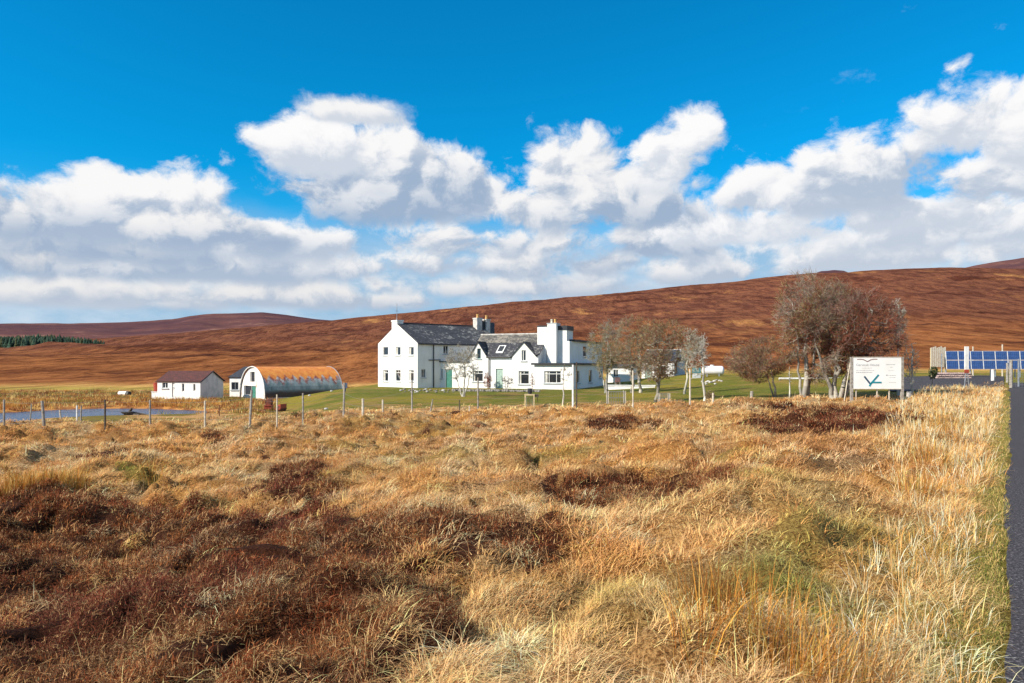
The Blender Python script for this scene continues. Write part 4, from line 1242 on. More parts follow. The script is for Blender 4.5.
def nissen():
    Yn = 80.0; ang = R(40)
    O = Vector(((265.0 - 512) / F * Yn, Yn, H + (EYE - 398.8) / F * Yn)); f = Frame(O, ang)
    root = empty('nissen_hut', O, ang, 'half round corrugated iron hut with orange rust on top and a white end wall', 'hut')
    W = f.v(239.8, 0); L = f.u(343.0); r = W / 2; hgt = f.z(366.6, 0, r)
    n = 28
    def arc(x, k=1.0):
        pts = []
        for i in range(n + 1):
            a = math.pi * i / n
            ca, sa = math.cos(a), math.sin(a)
            pts.append(Vector((x, r - ca * r * k * 1.0, (abs(sa) ** .88) * hgt * k)))
        return pts
    m = MB(); segs = 60
    for j in range(segs):
        x0, x1 = L * j / segs, L * (j + 1) / segs
        A, B_ = arc(x0), arc(x1)
        for i in range(n):
            m.quad(A[i], B_[i], B_[i + 1], A[i + 1], [(x0, i / n), (x1, i / n), (x1, (i + 1) / n), (x0, (i + 1) / n)])
    m.build('roof', 'corrugated_iron', root, True)
    # end wall with openings: polygons columnwise
    m = MB()
    go, gd, gn = Vector((.15, W, -.0)), Vector((0, -1, 0)), Vector((-1, 0, 0))
    A = arc(0, .985); top = [(0, 0.0)] + [(W - p.y, p.z) for p in reversed(A)] + [(W, 0.0)]
    top = sorted(top)
    def s_(px): return W - f.v(px, 0)
    def zz(py, s): return H + (EYE - py) / F * (O.y + f.b.y * (W - s)) - O.z
    h1 = (s_(248.9), s_(253.4), zz(381.8, r), zz(371.8, r)); h2 = (s_(242.6), s_(250.0), zz(395.2, r), zz(386.0, r)); h3 = (s_(250.1), s_(254.6), zz(398.6, r), zz(386.0, r))
    wall(m, go, gd, gn, W, top, [h1, h2, h3], z0=-.3, depth=.2)
    m.build('end_wall', 'stained_wall', root)
    m = MB(); m.poly([p + Vector((L - .1, 0, 0)) for p in arc(0, .985)]); m.build('end_wall', 'grey_render_and_shade', root)
    for h, nm, mt in ((h1, 'window', 'black_trim'), (h2, 'window', 'black_trim')):
        q = MB(); q.obox(go, gd, gn, h[0], h[1], -.26, -.2, h[2], h[3])
        w = q.build(nm, mt, root)
        q = MB(); q.obox(go, gd, gn, h[0], h[0] + .06, -.19, -.12, h[2], h[3]); q.obox(go, gd, gn, h[1] - .06, h[1], -.19, -.12, h[2], h[3]); q.obox(go, gd, gn, h[0], h[1], -.188, -.122, h[3] - .06, h[3] - .002); q.build('frame', 'white_paint', w)
    door(root, go, gd, gn, h3, 'green_paint')
    # rim around the front edge
    m = MB(); m.tube([p + Vector((-.02, 0, 0)) for p in arc(0, 1.0)], .06, 5); m.build('rim', 'white_paint', root)
    m = MB(); m.tube([p + Vector((L, 0, 0)) for p in arc(0, 1.0)], .06, 5); m.build('rim', 'steel', root)
    # plinth
    m = MB(); m.box(.2, L, -.14, -.004, -.6, .10); m.build('plinth', 'pale_stone', root)
    return f, L, W
fn, NL, NW = nissen()

def annex():
    Yn = 87.5; ang = R(-8)
    O = Vector(((243.6 - 512) / F * Yn, Yn, H + (EYE - 397.4) / F * Yn)); f = Frame(O, ang)
    root = empty('outhouse', O, ang, 'little white outhouse with a dark slate roof behind the round hut', 'outhouse')
    uL = f.u(229.6); W = 3.6; ze = f.z(377.2, uL); zr = f.z(367.0, 0, W / 2)
    u0, u1 = f.u(231.4), f.u(238.4); h = (u0 - uL, u1 - uL, f.z(389.8, u0), f.z(382.2, u0))
    m = MB(); wall(m, (uL, 0, 0), X_, -Y_, .5 - uL, [(0, ze), (.5 - uL, ze)], [h], z0=-.6)
    m.quad((uL, W, -.6), (uL, 0, -.6), (uL, 0, ze), (uL, W, ze)); m.quad((.5, 0, -.6), (.5, W, -.6), (.5, W, ze), (.5, 0, ze)); m.quad((.5, W, -.6), (uL, W, -.6), (uL, W, ze), (2.8, W, ze))
    m.poly([(.5, 0, ze), (.5, W, ze), (.5, W / 2, zr)])
    m.build('wall', 'white_wall', root)
    r = MB(); roof_slope(r, (uL - .15, -.15, ze), (.7, -.15, ze), (.7, W / 2, zr + .05), (uL + .9, W / 2, zr + .05), .07)
    roof_slope(r, (.7, W + .15, ze), (uL - .15, W + .15, ze), (uL + .9, W / 2, zr + .05), (.7, W / 2, zr + .05), .07)
    r.poly([(uL - .15, W + .15, ze - .02), (uL - .15, -.15, ze - .02), (uL + .9, W / 2, zr + .04)])
    r.build('roof', 'dark_slate', root)
    window(root, (uL, 0, 0), X_, -Y_, h, 'cross', frame='steel')
annex()

def back_cottage():
    Yn = 98.0; ang = R(-24)
    O = Vector(((674.2 - 512) / F * Yn, Yn, H + (EYE - 379.6) / F * Yn)); f = Frame(O, ang)
    root = empty('cottage', O, ang, 'small white cottage with a dark roof and shade coloured end gable behind the garden trees', 'cottage')
    uL = f.u(641.5); W = f.v(685.2, 0); ze = f.z(361.8, 0); zr = f.z(350.4, 0, W / 2)
    u0, u1 = f.u(645), f.u(652); hd = (u0 - uL, u1 - uL, f.z(379.3, u0), f.z(364, u0))
    u0, u1 = f.u(661), f.u(666); hw = (u0 - uL, u1 - uL, f.z(375, u0), f.z(366, u0))
    m = MB(); o = (uL, 0, 0)
    wall(m, o, X_, -Y_, -uL, [(0, ze), (-uL, ze)], [hd, hw], z0=-1.5)
    m.quad((uL, W, -1.5), (uL, 0, -1.5), (uL, 0, ze), (uL, W, ze)); m.poly([(uL, W, ze), (uL, 0, ze), (uL, W / 2, zr)]); m.quad((0, W, -1.5), (uL, W, -1.5), (uL, W, ze), (0, W, ze))
    m.build('wall', 'white_wall', root)
    v0, v1 = f.v(675.3, 0), f.v(678.0, 0); hg = (v0, v1, f.z(374, 0, v0), f.z(362, 0, v0))
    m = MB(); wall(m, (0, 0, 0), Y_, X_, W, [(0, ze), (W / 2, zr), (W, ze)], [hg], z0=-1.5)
    tag(m.build('wall', 'grey_render_and_shade', root), 'end gable coloured blue grey for its shade')  # white cottage's shaded side, the shade painted as a grey wall
    window(root, o, X_, -Y_, hw, 'cross'); window(root, (0, 0, 0), Y_, X_, hg, 'plain', sill=False)
    door(root, o, X_, -Y_, hd, 'pale_green_paint')
    r = MB()
    roof_slope(r, (uL - .2, -.15, ze), (.12, -.15, ze), (.12, W / 2, zr + .06), (uL - .2, W / 2, zr + .06), .08)
    roof_slope(r, (.12, W + .15, ze), (uL - .2, W + .15, ze), (uL - .2, W / 2, zr + .06), (.12, W / 2, zr + .06), .08)
    rf = r.build('roof', 'dark_slate', root)
    MB().tube([(uL - .2, W / 2, zr + .1), (.12, W / 2, zr + .1)], .08, 5).build('ridge', 'pale_stone', rf)
    m2 = MB()
    for s in (-1, 1): m2.tube([(.16, W / 2, zr + .05), (.16, W / 2 + s * (W / 2 + .15), ze - .04)], .07, 4)
    m2.build('barge_board', 'white_paint', rf)
back_cottage()

def store():
    Yn = 93.0; ang = R(-20)
    O = Vector(((630.5 - 512) / F * Yn, Yn, H + (EYE - 384) / F * Yn)); f = Frame(O, ang)
    root = empty('store_building', O, ang, 'low flat roofed white store between the long wing and the small cottage', 'store')
    uL = f.u(606.5); W = 5.0; ze = f.z(366.8, 0)
    hw = (.9, 1.5, .9, 1.8)
    m = MB(); wall(m, (uL, 0, 0), X_, -Y_, -uL, [(0, ze), (-uL, ze)], [hw], z0=-1)
    m.quad((0, 0, -1), (0, W, -1), (0, W, ze), (0, 0, ze)); m.quad((uL, W, -1), (uL, 0, -1), (uL, 0, ze), (uL, W, ze)); m.quad((0, W, -1), (uL, W, -1), (uL, W, ze), (0, W, ze))
    m.build('wall', 'white_wall', root); window(root, (uL, 0, 0), X_, -Y_, hw, 'cross')
    m = MB(); m.box(uL - .2, .2, -.25, W + .2, ze + .01, ze + .35); m.build('roof', 'felt_roof', root)
store()

# low white garden wall on the terrace
def garden_wall():
    a = Vector(((607.5 - 512) / F * 72, 72, 0)); b = Vector(((655 - 512) / F * 71, 71, 0)); ang = math.atan2(b.y - a.y, b.x - a.x)
    L = (b - a).length; z = H + (EYE - 392.2) / F * 71.5
    root = empty('garden_wall', (a.x, a.y, z), ang, 'low white garden wall with white top under the trees', 'wall')
    m = MB(); m.box(0, L, 0, .3, -.6, .62); m.build('wall', 'white_wall', root)
    m = MB(); m.box(-.04, L + .04, -.05, .35, .622, .70); m.build('coping', 'white_paint', root)
    # garden chair behind
    p = (.95, 1.6)
garden_wall()
def chair():
    Yc = 76.0; px = 618; X = (px - 512) / F * Yc
    root = empty('garden_chair', (X, Yc, H + (EYE - 387.2) / F * Yc), R(160), 'brown wooden garden chair behind the low white wall', 'chair')
    m = MB()
    for i in range(5): m.box(-.26, .26, -.25 + i * .10, -.17 + i * .10, .42, .45)
    m.build('seat', 'rust', root)
    m = MB()
    for i in range(4): m.box(-.26, .26, .262, .285, .55 + i * .12, .63 + i * .12)
    m.build('backrest', 'rust', root)
    for (x, y, h) in ((-.25, -.24, .42), (.25, -.24, .42), (-.25, .245, 1.03), (.25, .245, 1.03)):
        q = MB(); q.box(x - .025, x + .025, y - .025, y + .015, 0, h); q.build('leg', 'weathered_wood', root)
chair()

# ============================================================ trees
def branch_tree(name, label, cat, base, height, spread, trunk_r, seed, trunks=((0, 0, 0, 1),), crown_c=None, crown_r=None, n=(9, 60, 380, 2200, 0),
                bark=(.40, .38, .33), tw=((.16, .10, .08), (.10, .05, .045), (.24, .22, .16)), clear=.3, twig_r=.011, group=None, lichen=.4, gap=.52, spray=1.15):
    """bare branching tree: limbs grow from the trunks towards points spread unevenly through the crown"""
    rd = np.random.default_rng(seed)
    base = Vector(base)
    root = empty(name, base, 0, label, cat, group)
    cc = np.array(crown_c if crown_c else (0, 0, height * .62)); cr = np.array(crown_r if crown_r else (spread, spread * .9, height * .4))
    nodes = []; segs_trunk = []; segs_twig = []
    # trunks: (dx,dy, lean azimuth offset vector end) -> each a polyline
    for (bx, by, ex, ey, tr, hfrac) in trunks:
        k = 9; tr *= .8; p0 = np.array([bx, by, -.25]); pe = np.array([ex, ey, height * hfrac])
        prev = p0
        for i in range(1, k + 1):
            t = i / k
            p = p0 + (pe - p0) * t + np.array([rd.normal(0, .035) * height * .28, rd.normal(0, .035) * height * .28, 0]) * (t < 1)
            ra, rb = tr * (1 - .75 * (i - 1) / k) * (1.35 if i == 1 else 1), tr * (1 - .75 * t)
            segs_trunk.append((prev, p, ra, rb)); prev = p
            if t > clear: nodes.append((p, rb))
    def targets(m, shell):
        out = []
        while len(out) < m:
            q = rd.normal(size=(m * 3, 3)); q /= np.linalg.norm(q, axis=1)[:, None]
            q *= (rd.random(len(q)) ** shell)[:, None]
            lobe = .62 + .75 * fbm(q[:, 0] * 2.3 + 20 + seed, q[:, 2] * 2.3 + q[:, 1] * 1.7 + 20, seed + 9, 2)[:, None]
            P = cc + q * cr * lobe
            nz = fbm(P[:, 0] / (.28 * cr[0]) + 40 + seed, P[:, 2] / (.22 * cr[2]) + P[:, 1] / cr[1] + 40, seed, 2)
            P = P[(nz > gap * (rd.random(len(P)) * .5 + .6)) & (P[:, 2] > height * .10)]
            out += list(P)
        return np.array(out[:m])
    rads = [trunk_r * .34, trunk_r * .17, .020, twig_r * 1.3, twig_r * .8]
    for lvl, m in enumerate(n):
        if m == 0: continue
        T = targets(m, (.55, .45, .40, .36, .33)[lvl])
        NP = np.array([q[0] for q in nodes]); NR = np.array([q[1] for q in nodes])
        new = []
        for t in T:
            dv = t - NP; dist = np.linalg.norm(dv, axis=1)
            pen = dist + .55 * np.maximum(0, -(dv[:, 2]) / (dist + 1e-6)) * dist + .0 * NR
            i = int(np.argmin(pen)); a = NP[i]; D = dist[i]
            lim = cr.max() * (.9, .5, .3, .17, .1)[lvl]
            if D > lim and lvl > 0: t = a + dv[i] / D * lim * rd.uniform(.6, 1.0); D = lim
            pieces = (5, 4, 3, 2, 2)[lvl]; r0 = min(rads[lvl], NR[i] * .9); prev = a; pr = r0
            for j in range(1, pieces + 1):
                s = j / pieces
                p = a + (t - a) * s + rd.normal(0, .06 * D, 3) * (1 if j < pieces else .4) + np.array([0, 0, -.10 * D * math.sin(math.pi * s)])
                rb = r0 * (1 - .62 * s)
                (segs_trunk if lvl < 2 else segs_twig).append((prev, p, pr, rb)); prev = p; pr = rb
                new.append((p, rb))
        nodes += new
    # fine twigs sprayed from the outer branches
    if spray:
        NP = np.array([q[0] for q in nodes[len(nodes) // 8:]])
        ii = rd.integers(0, len(NP), int(len(NP) * spray)); A = NP[ii]
        out = (A - cc) / cr; out /= np.linalg.norm(out, axis=1)[:, None] + 1e-6
        dr_ = out * .9 + rd.normal(0, .75, A.shape) + np.array([0, 0, .35]); dr_ /= np.linalg.norm(dr_, axis=1)[:, None]
        Lt = (cr.mean() * rd.uniform(.05, .16, len(A)))[:, None]
        M = A + dr_ * Lt * .5; d2 = dr_ + rd.normal(0, .45, A.shape); B = M + d2 * Lt * .6
        for a_, m_, b_ in zip(A, M, B):
            segs_twig.append((a_, m_, twig_r * .9, twig_r * .7)); segs_twig.append((m_, b_, twig_r * .7, twig_r * .35))
    def tubes(segs, ns, name, mat, tonef):
        A = np.array([s[0] for s in segs]); B = np.array([s[1] for s in segs]); ra = np.array([s[2] for s in segs]); rb = np.array([s[3] for s in segs])
        d = B - A; L = np.linalg.norm(d, axis=1)[:, None] + 1e-9; d = d / L; B = B + d * .01
        ref = np.where(np.abs(d[:, 2:3]) < .9, np.array([[0, 0, 1.]]), np.array([[1., 0, 0]]))
        u = np.cross(d, ref); u /= np.linalg.norm(u, axis=1)[:, None]; w = np.cross(d, u)
        rings = []
        for P, r in ((A, ra), (B, rb)):
            for j in range(ns):
                g = 2 * math.pi * j / ns
                rings.append(P + (u * math.cos(g) + w * math.sin(g)) * r[:, None])
        V = np.stack(rings, 1)           # n, 2ns, 3
        b = np.arange(len(segs))[:, None] * 2 * ns
        fl = []
        for j in range(ns): fl += [j, (j + 1) % ns, ns + (j + 1) % ns, ns + j]
        loops = (b + np.array(fl)[None]).reshape(-1)
        tone = np.repeat(tonef(A)[:, None, :], 2 * ns, 1)
        return big_mesh(name, V.reshape(-1, 3), loops, np.full(len(segs) * ns, 4), mat, tone.reshape(-1, 3), root, smooth=ns > 4)
    bk = np.array(bark); twc = np.array(tw)
    def bt(A): return np.clip(bk * np.exp(rd.normal(0, .22, len(A)))[:, None] * np.where(rd.random(len(A)) < .12, .55, 1.0)[:, None], .01, .8)
    def tt(A):
        c = twc[rd.integers(0, len(twc), len(A))]
        k = ss(.45, .62, fbm(A[:, 0] / .6 + 30, A[:, 2] / .6 + A[:, 1] / .8 + 30, seed + 3, 3)) * lichen
        k = np.maximum(k, (rd.random(len(A)) < .12) * lichen)
        c = lerp(c, bk, k)
        return np.clip(c * np.exp(rd.normal(0, .25, len(A)))[:, None], .01, .8)
    tubes(segs_trunk, 6, 'trunk', 'twigs', bt)
    tubes(segs_twig, 3, 'crown', 'twigs', tt)
    return root

def tree(px, py, ytop, halfpx, seed, **kw):
    p = gpix(px, py); k = p.y / F
    hgt = (py - ytop) * k; spr = halfpx * k
    lab = kw.pop('label'); nm = kw.pop('nm', 'bare_tree'); cat = kw.pop('cat', 'tree')
    tr = kw.pop('tr', hgt * .03)
    if 'trunks' in kw: kw['trunks'] = [(a * k, b * k, c * k, d * k, e * k, f_) for (a, b, c, d, e, f_) in kw['trunks']]
    else: kw['trunks'] = [(0, 0, 0, 0, tr, .8)]
    if 'crown' in kw:
        cx, cy, rx, ry = kw.pop('crown'); kw['crown_c'] = ((cx - px) * k, 0, (py - cy) * k); kw['crown_r'] = (rx * k, rx * k * .9, ry * k)
    return branch_tree(nm, lab, cat, p, hgt, spr, tr, seed, **kw)

LICH = (.42, .39, .32); GREY = (.30, .28, .245)
RED = ((.25, .065, .040), (.15, .048, .034), (.20, .11, .06)); OLV = ((.27, .22, .09), (.16, .11, .05), (.32, .27, .14)); PAL = ((.36, .32, .24), (.26, .23, .16), (.16, .12, .08))
GRP = None
tree(463, 396.5, 344, 19, 11, label='pale lichened tree with forking limbs in front of the farmhouse porch', bark=(.46, .43, .37), tw=PAL, lichen=.8, tr=.17,
     trunks=[(0, 0, 2, 0, 1.9, .62), (0, 1, -9, 3, 1.1, .55), (0, 0, 11, -2, 1.1, .6)], crown=(463, 362, 20, 17), n=(8, 40, 200, 700, 0), clear=.35)
tree(562.5, 406, 362, 6, 12, nm='sapling', cat='sapling', label='slender pale sapling with few side shoots before the flat roofed bay', bark=(.58, .54, .47), tw=PAL, lichen=.9, tr=.07,
     trunks=[(0, 0, 2, 0, 1.3, .95)], crown=(566, 376, 9, 12), n=(5, 14, 30, 0, 0), clear=.4)
tree(605, 393, 319, 17, 13, label='grey barked tree against the side of the long white wing', bark=GREY, tw=OLV, lichen=.75, tr=.2,
     trunks=[(0, 0, 3, 0, 2.0, .7), (0, 0, -8, 2, 1.2, .6)], crown=(606, 348, 20, 29), n=(11, 70, 360, 1500, 0), clear=.16)
tree(640.5, 392.5, 316, 18, 14, label='broad olive twigged tree with a dark trunk beside the store', bark=(.28, .25, .20), tw=OLV + RED[:1], lichen=.5, tr=.22,
     trunks=[(0, 0, -3, 0, 2.2, .7), (-7, 3, -10, 2, 2.2, .6)], crown=(636, 346, 25, 30), n=(12, 80, 430, 1800, 0), clear=.18)
tree(657.5, 402, 317, 18, 15, label='twin stemmed tree with a dense brown crown in front of the small cottage', bark=(.30, .27, .21), tw=OLV + RED, lichen=.4, tr=.17,
     trunks=[(-1.5, 0, 4, 0, 2.4, .6), (2, 1, 1, 4, 2.2, .7)], crown=(662, 350, 24, 32), n=(12, 80, 430, 1800, 0), clear=.18)
tree(684.5, 394, 326, 12, 16, label='pale crowned tree with a slanting trunk right of the small cottage', bark=LICH, tw=PAL + OLV, lichen=.8, tr=.15,
     trunks=[(0, 0, 5, 0, 1.7, .8)], crown=(690, 349, 13, 24), n=(9, 50, 240, 700, 0), clear=.2)
tree(704.5, 401, 330, 8, 17, nm='birch_tree', label='straight pale birch trunk with thin top in front of the white gas tank', bark=(.50, .47, .41), tw=PAL, lichen=.8, tr=.10,
     trunks=[(0, 0, -1, 0, 1.9, .92)], crown=(698, 352, 11, 22), n=(6, 34, 150, 420, 0))
tree(776, 397, 334, 26, 18, label='low spreading tree with a thin leaning trunk left of the big tree', bark=(.30, .25, .20), tw=RED + OLV[:1], lichen=.3, tr=.14,
     trunks=[(0, 0, -6, 0, 1.6, .6), (-1, 0, -12, 3, 1.2, .55)], crown=(760, 358, 32, 22), n=(12, 80, 480, 2300, 0))
tree(805, 398, 274, 34, 19, label='tall dense tree with reddish crown and a thick pale upright trunk', bark=(.34, .31, .26), tw=RED + OLV[:2], lichen=.45, tr=.28,
     trunks=[(0, 0, 1, 0, 4.0, .6), (2, 2, 20, 5, 2.4, .65), (-1, 2, -10, -2, 2.0, .55)], crown=(816, 328, 44, 50), n=(16, 130, 900, 5200, 0), clear=.22)
tree(836, 398, 284, 40, 20, label='wide many stemmed tree with reddish crown behind the signboard', bark=(.33, .30, .25), tw=RED, lichen=.4, tr=.24,
     trunks=[(-2, 0, -22, -1, 3.0, .52), (0, 0, 2, 2, 3.3, .6), (2, 0, 22, 1, 3.2, .55), (4, 1, 40, 6, 2.6, .5), (-4, 3, 8, 6, 2.6, .55)], crown=(858, 334, 47, 46), n=(18, 140, 900, 4200, 0), clear=.25, spray=.9, gap=.56)
tree(898.5, 396, 300, 7, 21, nm='birch_tree', label='thin pale birch rising above the right end of the signboard', bark=(.50, .47, .41), tw=PAL, lichen=.8, tr=.09,
     trunks=[(0, 0, 0, 0, 1.7, .93)], crown=(898, 320, 9, 22), n=(5, 30, 140, 420, 0), clear=.5)
tree(912.5, 396, 338, 7, 22, nm='sapling', cat='sapling', label='crooked pale sapling between the signboard and the dark parking area', bark=(.46, .43, .37), tw=PAL, lichen=.8, tr=.06,
     trunks=[(0, 0, -1, 0, 1.6, .9), (0, 0, -6, 1, 1.0, .85)], crown=(911, 362, 9, 20), n=(5, 24, 70, 160, 0), clear=.3)
tree(789.5, 397.5, 366, 3, 23, nm='sapling', cat='sapling', label='thin stake like sapling just left of the thick pale trunk', bark=(.62, .58, .50), tw=PAL, lichen=.9, tr=.05,
     trunks=[(0, 0, 0, 0, 1.2, .98)], crown=(790, 376, 3, 8), n=(3, 8, 16, 0, 0), clear=.5)
# shrubs by the house
tree(487.5, 388.6, 368, 5, 24, nm='shrub', cat='shrub', label='reddish climbing shrub against the drainpipe left of the pale green door', bark=(.30, .14, .10), tw=((.30, .12, .09), (.20, .08, .06)), lichen=.1, tr=.05,
     trunks=[(0, 0, 0, 0, .5, .8), (1, 0, 2, 0, .5, .6)], crown=(487.5, 380, 4.5, 8), n=(8, 40, 160, 400, 0), clear=.1)
tree(506.5, 389.2, 374, 5, 25, nm='shrub', cat='shrub', label='bare grey shrub under the cottage wall right of the pale green door', bark=(.32, .28, .24), tw=((.22, .18, .15), (.15, .11, .09)), lichen=.1, tr=.04,
     trunks=[(0, 0, -2, 0, .45, .7), (0, 0, 2, 0, .45, .7)], crown=(507, 381, 7, 6.5), n=(8, 30, 90, 160, 0), clear=.1)
tree(532.2, 390.5, 372, 2.6, 26, nm='shrub', cat='shrub', label='narrow pinkish climber on the white wall left of the bay window', bark=(.36, .20, .17), tw=((.36, .22, .20), (.26, .13, .11)), lichen=.1, tr=.04,
     trunks=[(0, 0, 0, 0, .4, .9)], crown=(532.2, 380, 2.6, 8), n=(6, 26, 80, 130, 0), clear=.1)
tree(711, 402, 389, 5, 27, nm='shrub', cat='shrub', label='small bare bush at the foot of the pale birch on the lawn', bark=(.22, .16, .10), tw=((.18, .12, .07), (.25, .18, .10)), lichen=.1, tr=.03,
     trunks=[(0, 0, 0, 0, .5, .7)], crown=(710, 395, 6, 5), n=(8, 30, 100, 200, 0), clear=.1)
tree(932, 392, 362, 5, 28, nm='shrub', cat='shrub', label='dark green leafy bush in front of the pale slatted screen', bark=(.10, .10, .06), tw=((.05, .08, .035), (.09, .12, .05), (.04, .05, .03)), lichen=0, tr=.05,
     trunks=[(0, 0, 0, 0, .6, .8)], crown=(933, 372, 4.5, 6.5), n=(8, 40, 140, 260, 0), clear=.2, twig_r=.02)
tree(736, 378.4, 344, 24, 29, nm='thicket', cat='scrub', label='brown grey thicket beyond the lawn right of the white gas tank', bark=(.30, .25, .20), tw=RED + OLV, lichen=.3, tr=.16,
     trunks=[(10, 0, 0, 0, 1.2, .5), (10, 0, 12, 0, 1.3, .6), (11, 0, 24, 0, 1.2, .5)], crown=(748, 361, 20, 14), n=(14, 80, 380, 1300, 0), clear=.1, twig_r=.016)

# distant conifer plantation
def plantation():
    rd = np.random.default_rng(5); Vs = []; Ls = []; Ss = []; Ts = []; off = 0
    N = 2600; cnt = 0
    while cnt < N:
        px = 104 - 524 * rd.random() ** 1.15; Y = rd.uniform(760, 940)
        lim = interp(px, [(-420, 940), (0, 930), (60, 880), (104, 800)])
        if Y > lim: continue
        X = (px - 512) / F * Y
        q = float(np.asarray(rise(np.array([px]), np.array([X]), np.array([Y])))[0])
        h = rd.uniform(8, 11) * interp(px, [(-420, 1.2), (0, 1.15), (70, .85), (104, .45)]); r = h * rd.uniform(.24, .38)
        k = 6; lay = 4; pts = []; 
        for l in range(lay):
            zb = h * (.05 + .8 * l / lay); rr = r * (1 - .8 * l / lay)
            for j in range(k):
                g = 2 * math.pi * j / k + l * .5; w = rr * rd.uniform(.7, 1.2); pts.append((X + math.cos(g) * w, Y + math.sin(g) * w, q + zb))
            pts.append((X + rd.normal(0, .15), Y, q + h * (.05 + .8 * (l + 1) / lay) + h * .18))
            b = off + l * (k + 1)
            for j in range(k): Ls += [b + j, b + (j + 1) % k, b + k]; Ss.append(3)
        c = np.array((.022, .040, .026)) * rd.uniform(.6, 1.8)
        if rd.random() < .12: c = np.array((.06, .065, .03))
        Ts.append(np.tile(c, (len(pts), 1))); Vs.append(np.array(pts)); off += len(pts); cnt += 1
    tag(big_mesh('conifer_plantation', np.concatenate(Vs), np.array(Ls), np.array(Ss), 'needles', np.concatenate(Ts)), 'far off dark green conifer plantation on the moor at the left', 'plantation', kind='stuff')
plantation()

# ============================================================ fences, stakes, rails
def post(mb, x, y, z, h, r=.055, lean=(0, 0), n=7, sq=False):
    k = 6
    pts = [(x + lean[0] * t * h, y + lean[1] * t * h, z - .3 + (h + .3) * t) for t in np.linspace(0, 1, k)]
    mb.tube(pts, [r * (1.08 - .12 * t) for t in np.linspace(0, 1, k)], n)
def wire_fence():
    P = [(4, 398, 431.5, .05, 0, 'weathered_wood'), (45, 402.5, 431.5, .07, -.10, 'weathered_wood'), (105, 400, 429.5, .045, 0, 'dark_wood'), (150, 401, 428, .05, 0, 'weathered_wood'),
         (205, 401, 427.5, .05, 0, 'pale_wood'), (249.5, 391, 427.5, .06, .06, 'weathered_wood'), (277, 391, 427, .04, 0, 'pale_wood'), (303, 388, 426, .05, 0, 'weathered_wood'), (343.4, 384.5, 421, .06, .03, 'weathered_wood'),
         (363, 402, 423, .07, 0, 'pale_wood'), (412, 380.5, 413.5, .055, 0, 'weathered_wood'), (478, 376, 411.5, .06, 0, 'weathered_wood'), (576.5, 363, 410, .05, 0, 'dark_wood'), (633, 371, 408.5, .05, 0, 'pale_wood'),
         (690, 369, 407.5, .055, 0, 'pale_wood')]
    g0 = gpix(P[0][0], P[0][2])
    root = empty('wire_fence', g0, 0, 'long post and wire fence of uneven posts along the far edge of the rough field', 'fence')
    tops = []
    for i, (px, yt, yb, r, ln, m) in enumerate(P):
        g = gpix(px, yb); h = (yb - yt) / F * g.y
        mb = MB(); rel = g - g0; post(mb, rel.x, rel.y, rel.z, h, r * .78, (ln, 0))
        tag(mb.build('post', m, root), 'short pale post' if i == 9 else None)
        tops.append((rel, h))
    for k, fz in enumerate((.95, .62, .3)):
        mb = MB()
        for (a, ha), (b, hb) in zip(tops[:-1], tops[1:]):
            ha_, hb_ = min(ha, 1.25), min(hb, 1.25)
            A = a + Z_ * ha_ * fz; B_ = b + Z_ * hb_ * fz
            mb.tube([A + (B_ - A) * t - Z_ * .05 * math.sin(math.pi * t) for t in (0, .25, .5, .75, 1)], .0045, 3, False)
        mb.build('wire', 'wire', root)
wire_fence()
def stake(px, yt, yb, r, mat, label, lean=0, name='stake', cat='stake', group=None, cap=None):
    g = gpix(px, yb); h = (yb - yt) / F * g.y
    mb = MB(); post(mb, 0, 0, 0, h, r, (lean, 0))
    o = mb.build(name, mat); o.location = g; tag(o, label, cat, group)
    return o, g, h
stake(29.5, 404, 424, .04, 'weathered_wood', 'thin grey stake at the pond edge, between the two leftmost fence posts', .10)
stake(61.8, 410, 423, .05, 'pale_wood', 'short leaning pale stake standing alone before the pond', -.15)
stake(77.0, 405.3, 421.5, .055, 'white_paint', 'left one of two close pale stakes at the pond edge', 0)
stake(80.6, 405.6, 421, .05, 'weathered_wood', 'right one of two close pale stakes at the pond edge', .05)
stake(219.3, 405, 424, .03, 'rust', 'thin reddish brown stake right of the white rail', 0)
stake(382.8, 395.5, 413, .05, 'pale_wood', 'thin pale stake in the lawn edge before the big gable', 0)
stake(429.5, 399, 412, .035, 'weathered_wood', 'faint slanting stake on the lawn edge right of the gable', .25)
stake(459.5, 396, 411, .03, 'dark_wood', 'thin dark stake beside the foot of the forked pale tree', 0)
stake(469.5, 409.5, 417, .035, 'pale_wood', 'tiny pale peg in the straw grass below the forked tree', 0)
stake(713, 396, 406.5, .05, 'pale_wood', 'short pale stake below the small bare bush', 0)
stake(573.0, 364, 407, .06, 'white_paint', 'tall white pole directly behind the dark post by the bay window', 0, 'pole', 'pole')
stake(751, 391, 399.6, .09, 'weathered_wood', 'stubby grey stump on the lawn right of the birch', .1, 'stump', 'stump')
stake(909, 391.5, 397.5, .13, 'pale_stone', 'rounded pale stump at the right foot of the signboard', 0, 'stump', 'stump')

def rail():
    a = gpix(133, 423.5); b = gpix(205, 423.2)
    root = empty('rail', a, math.atan2(b.y - a.y, b.x - a.x), 'long low white rail lying just above the grass before the pond', 'rail')
    L = (b - a).xy.length
    m = MB(); m.box(0, L, -.03, .03, .05, .14); m.build('bar', 'white_paint', root)
    for x in (.15, L * .35, L - .1):
        q = MB(); q.box(x - .03, x + .03, .031, .08, -.2, .16); q.build('peg', 'weathered_wood', root)
rail()

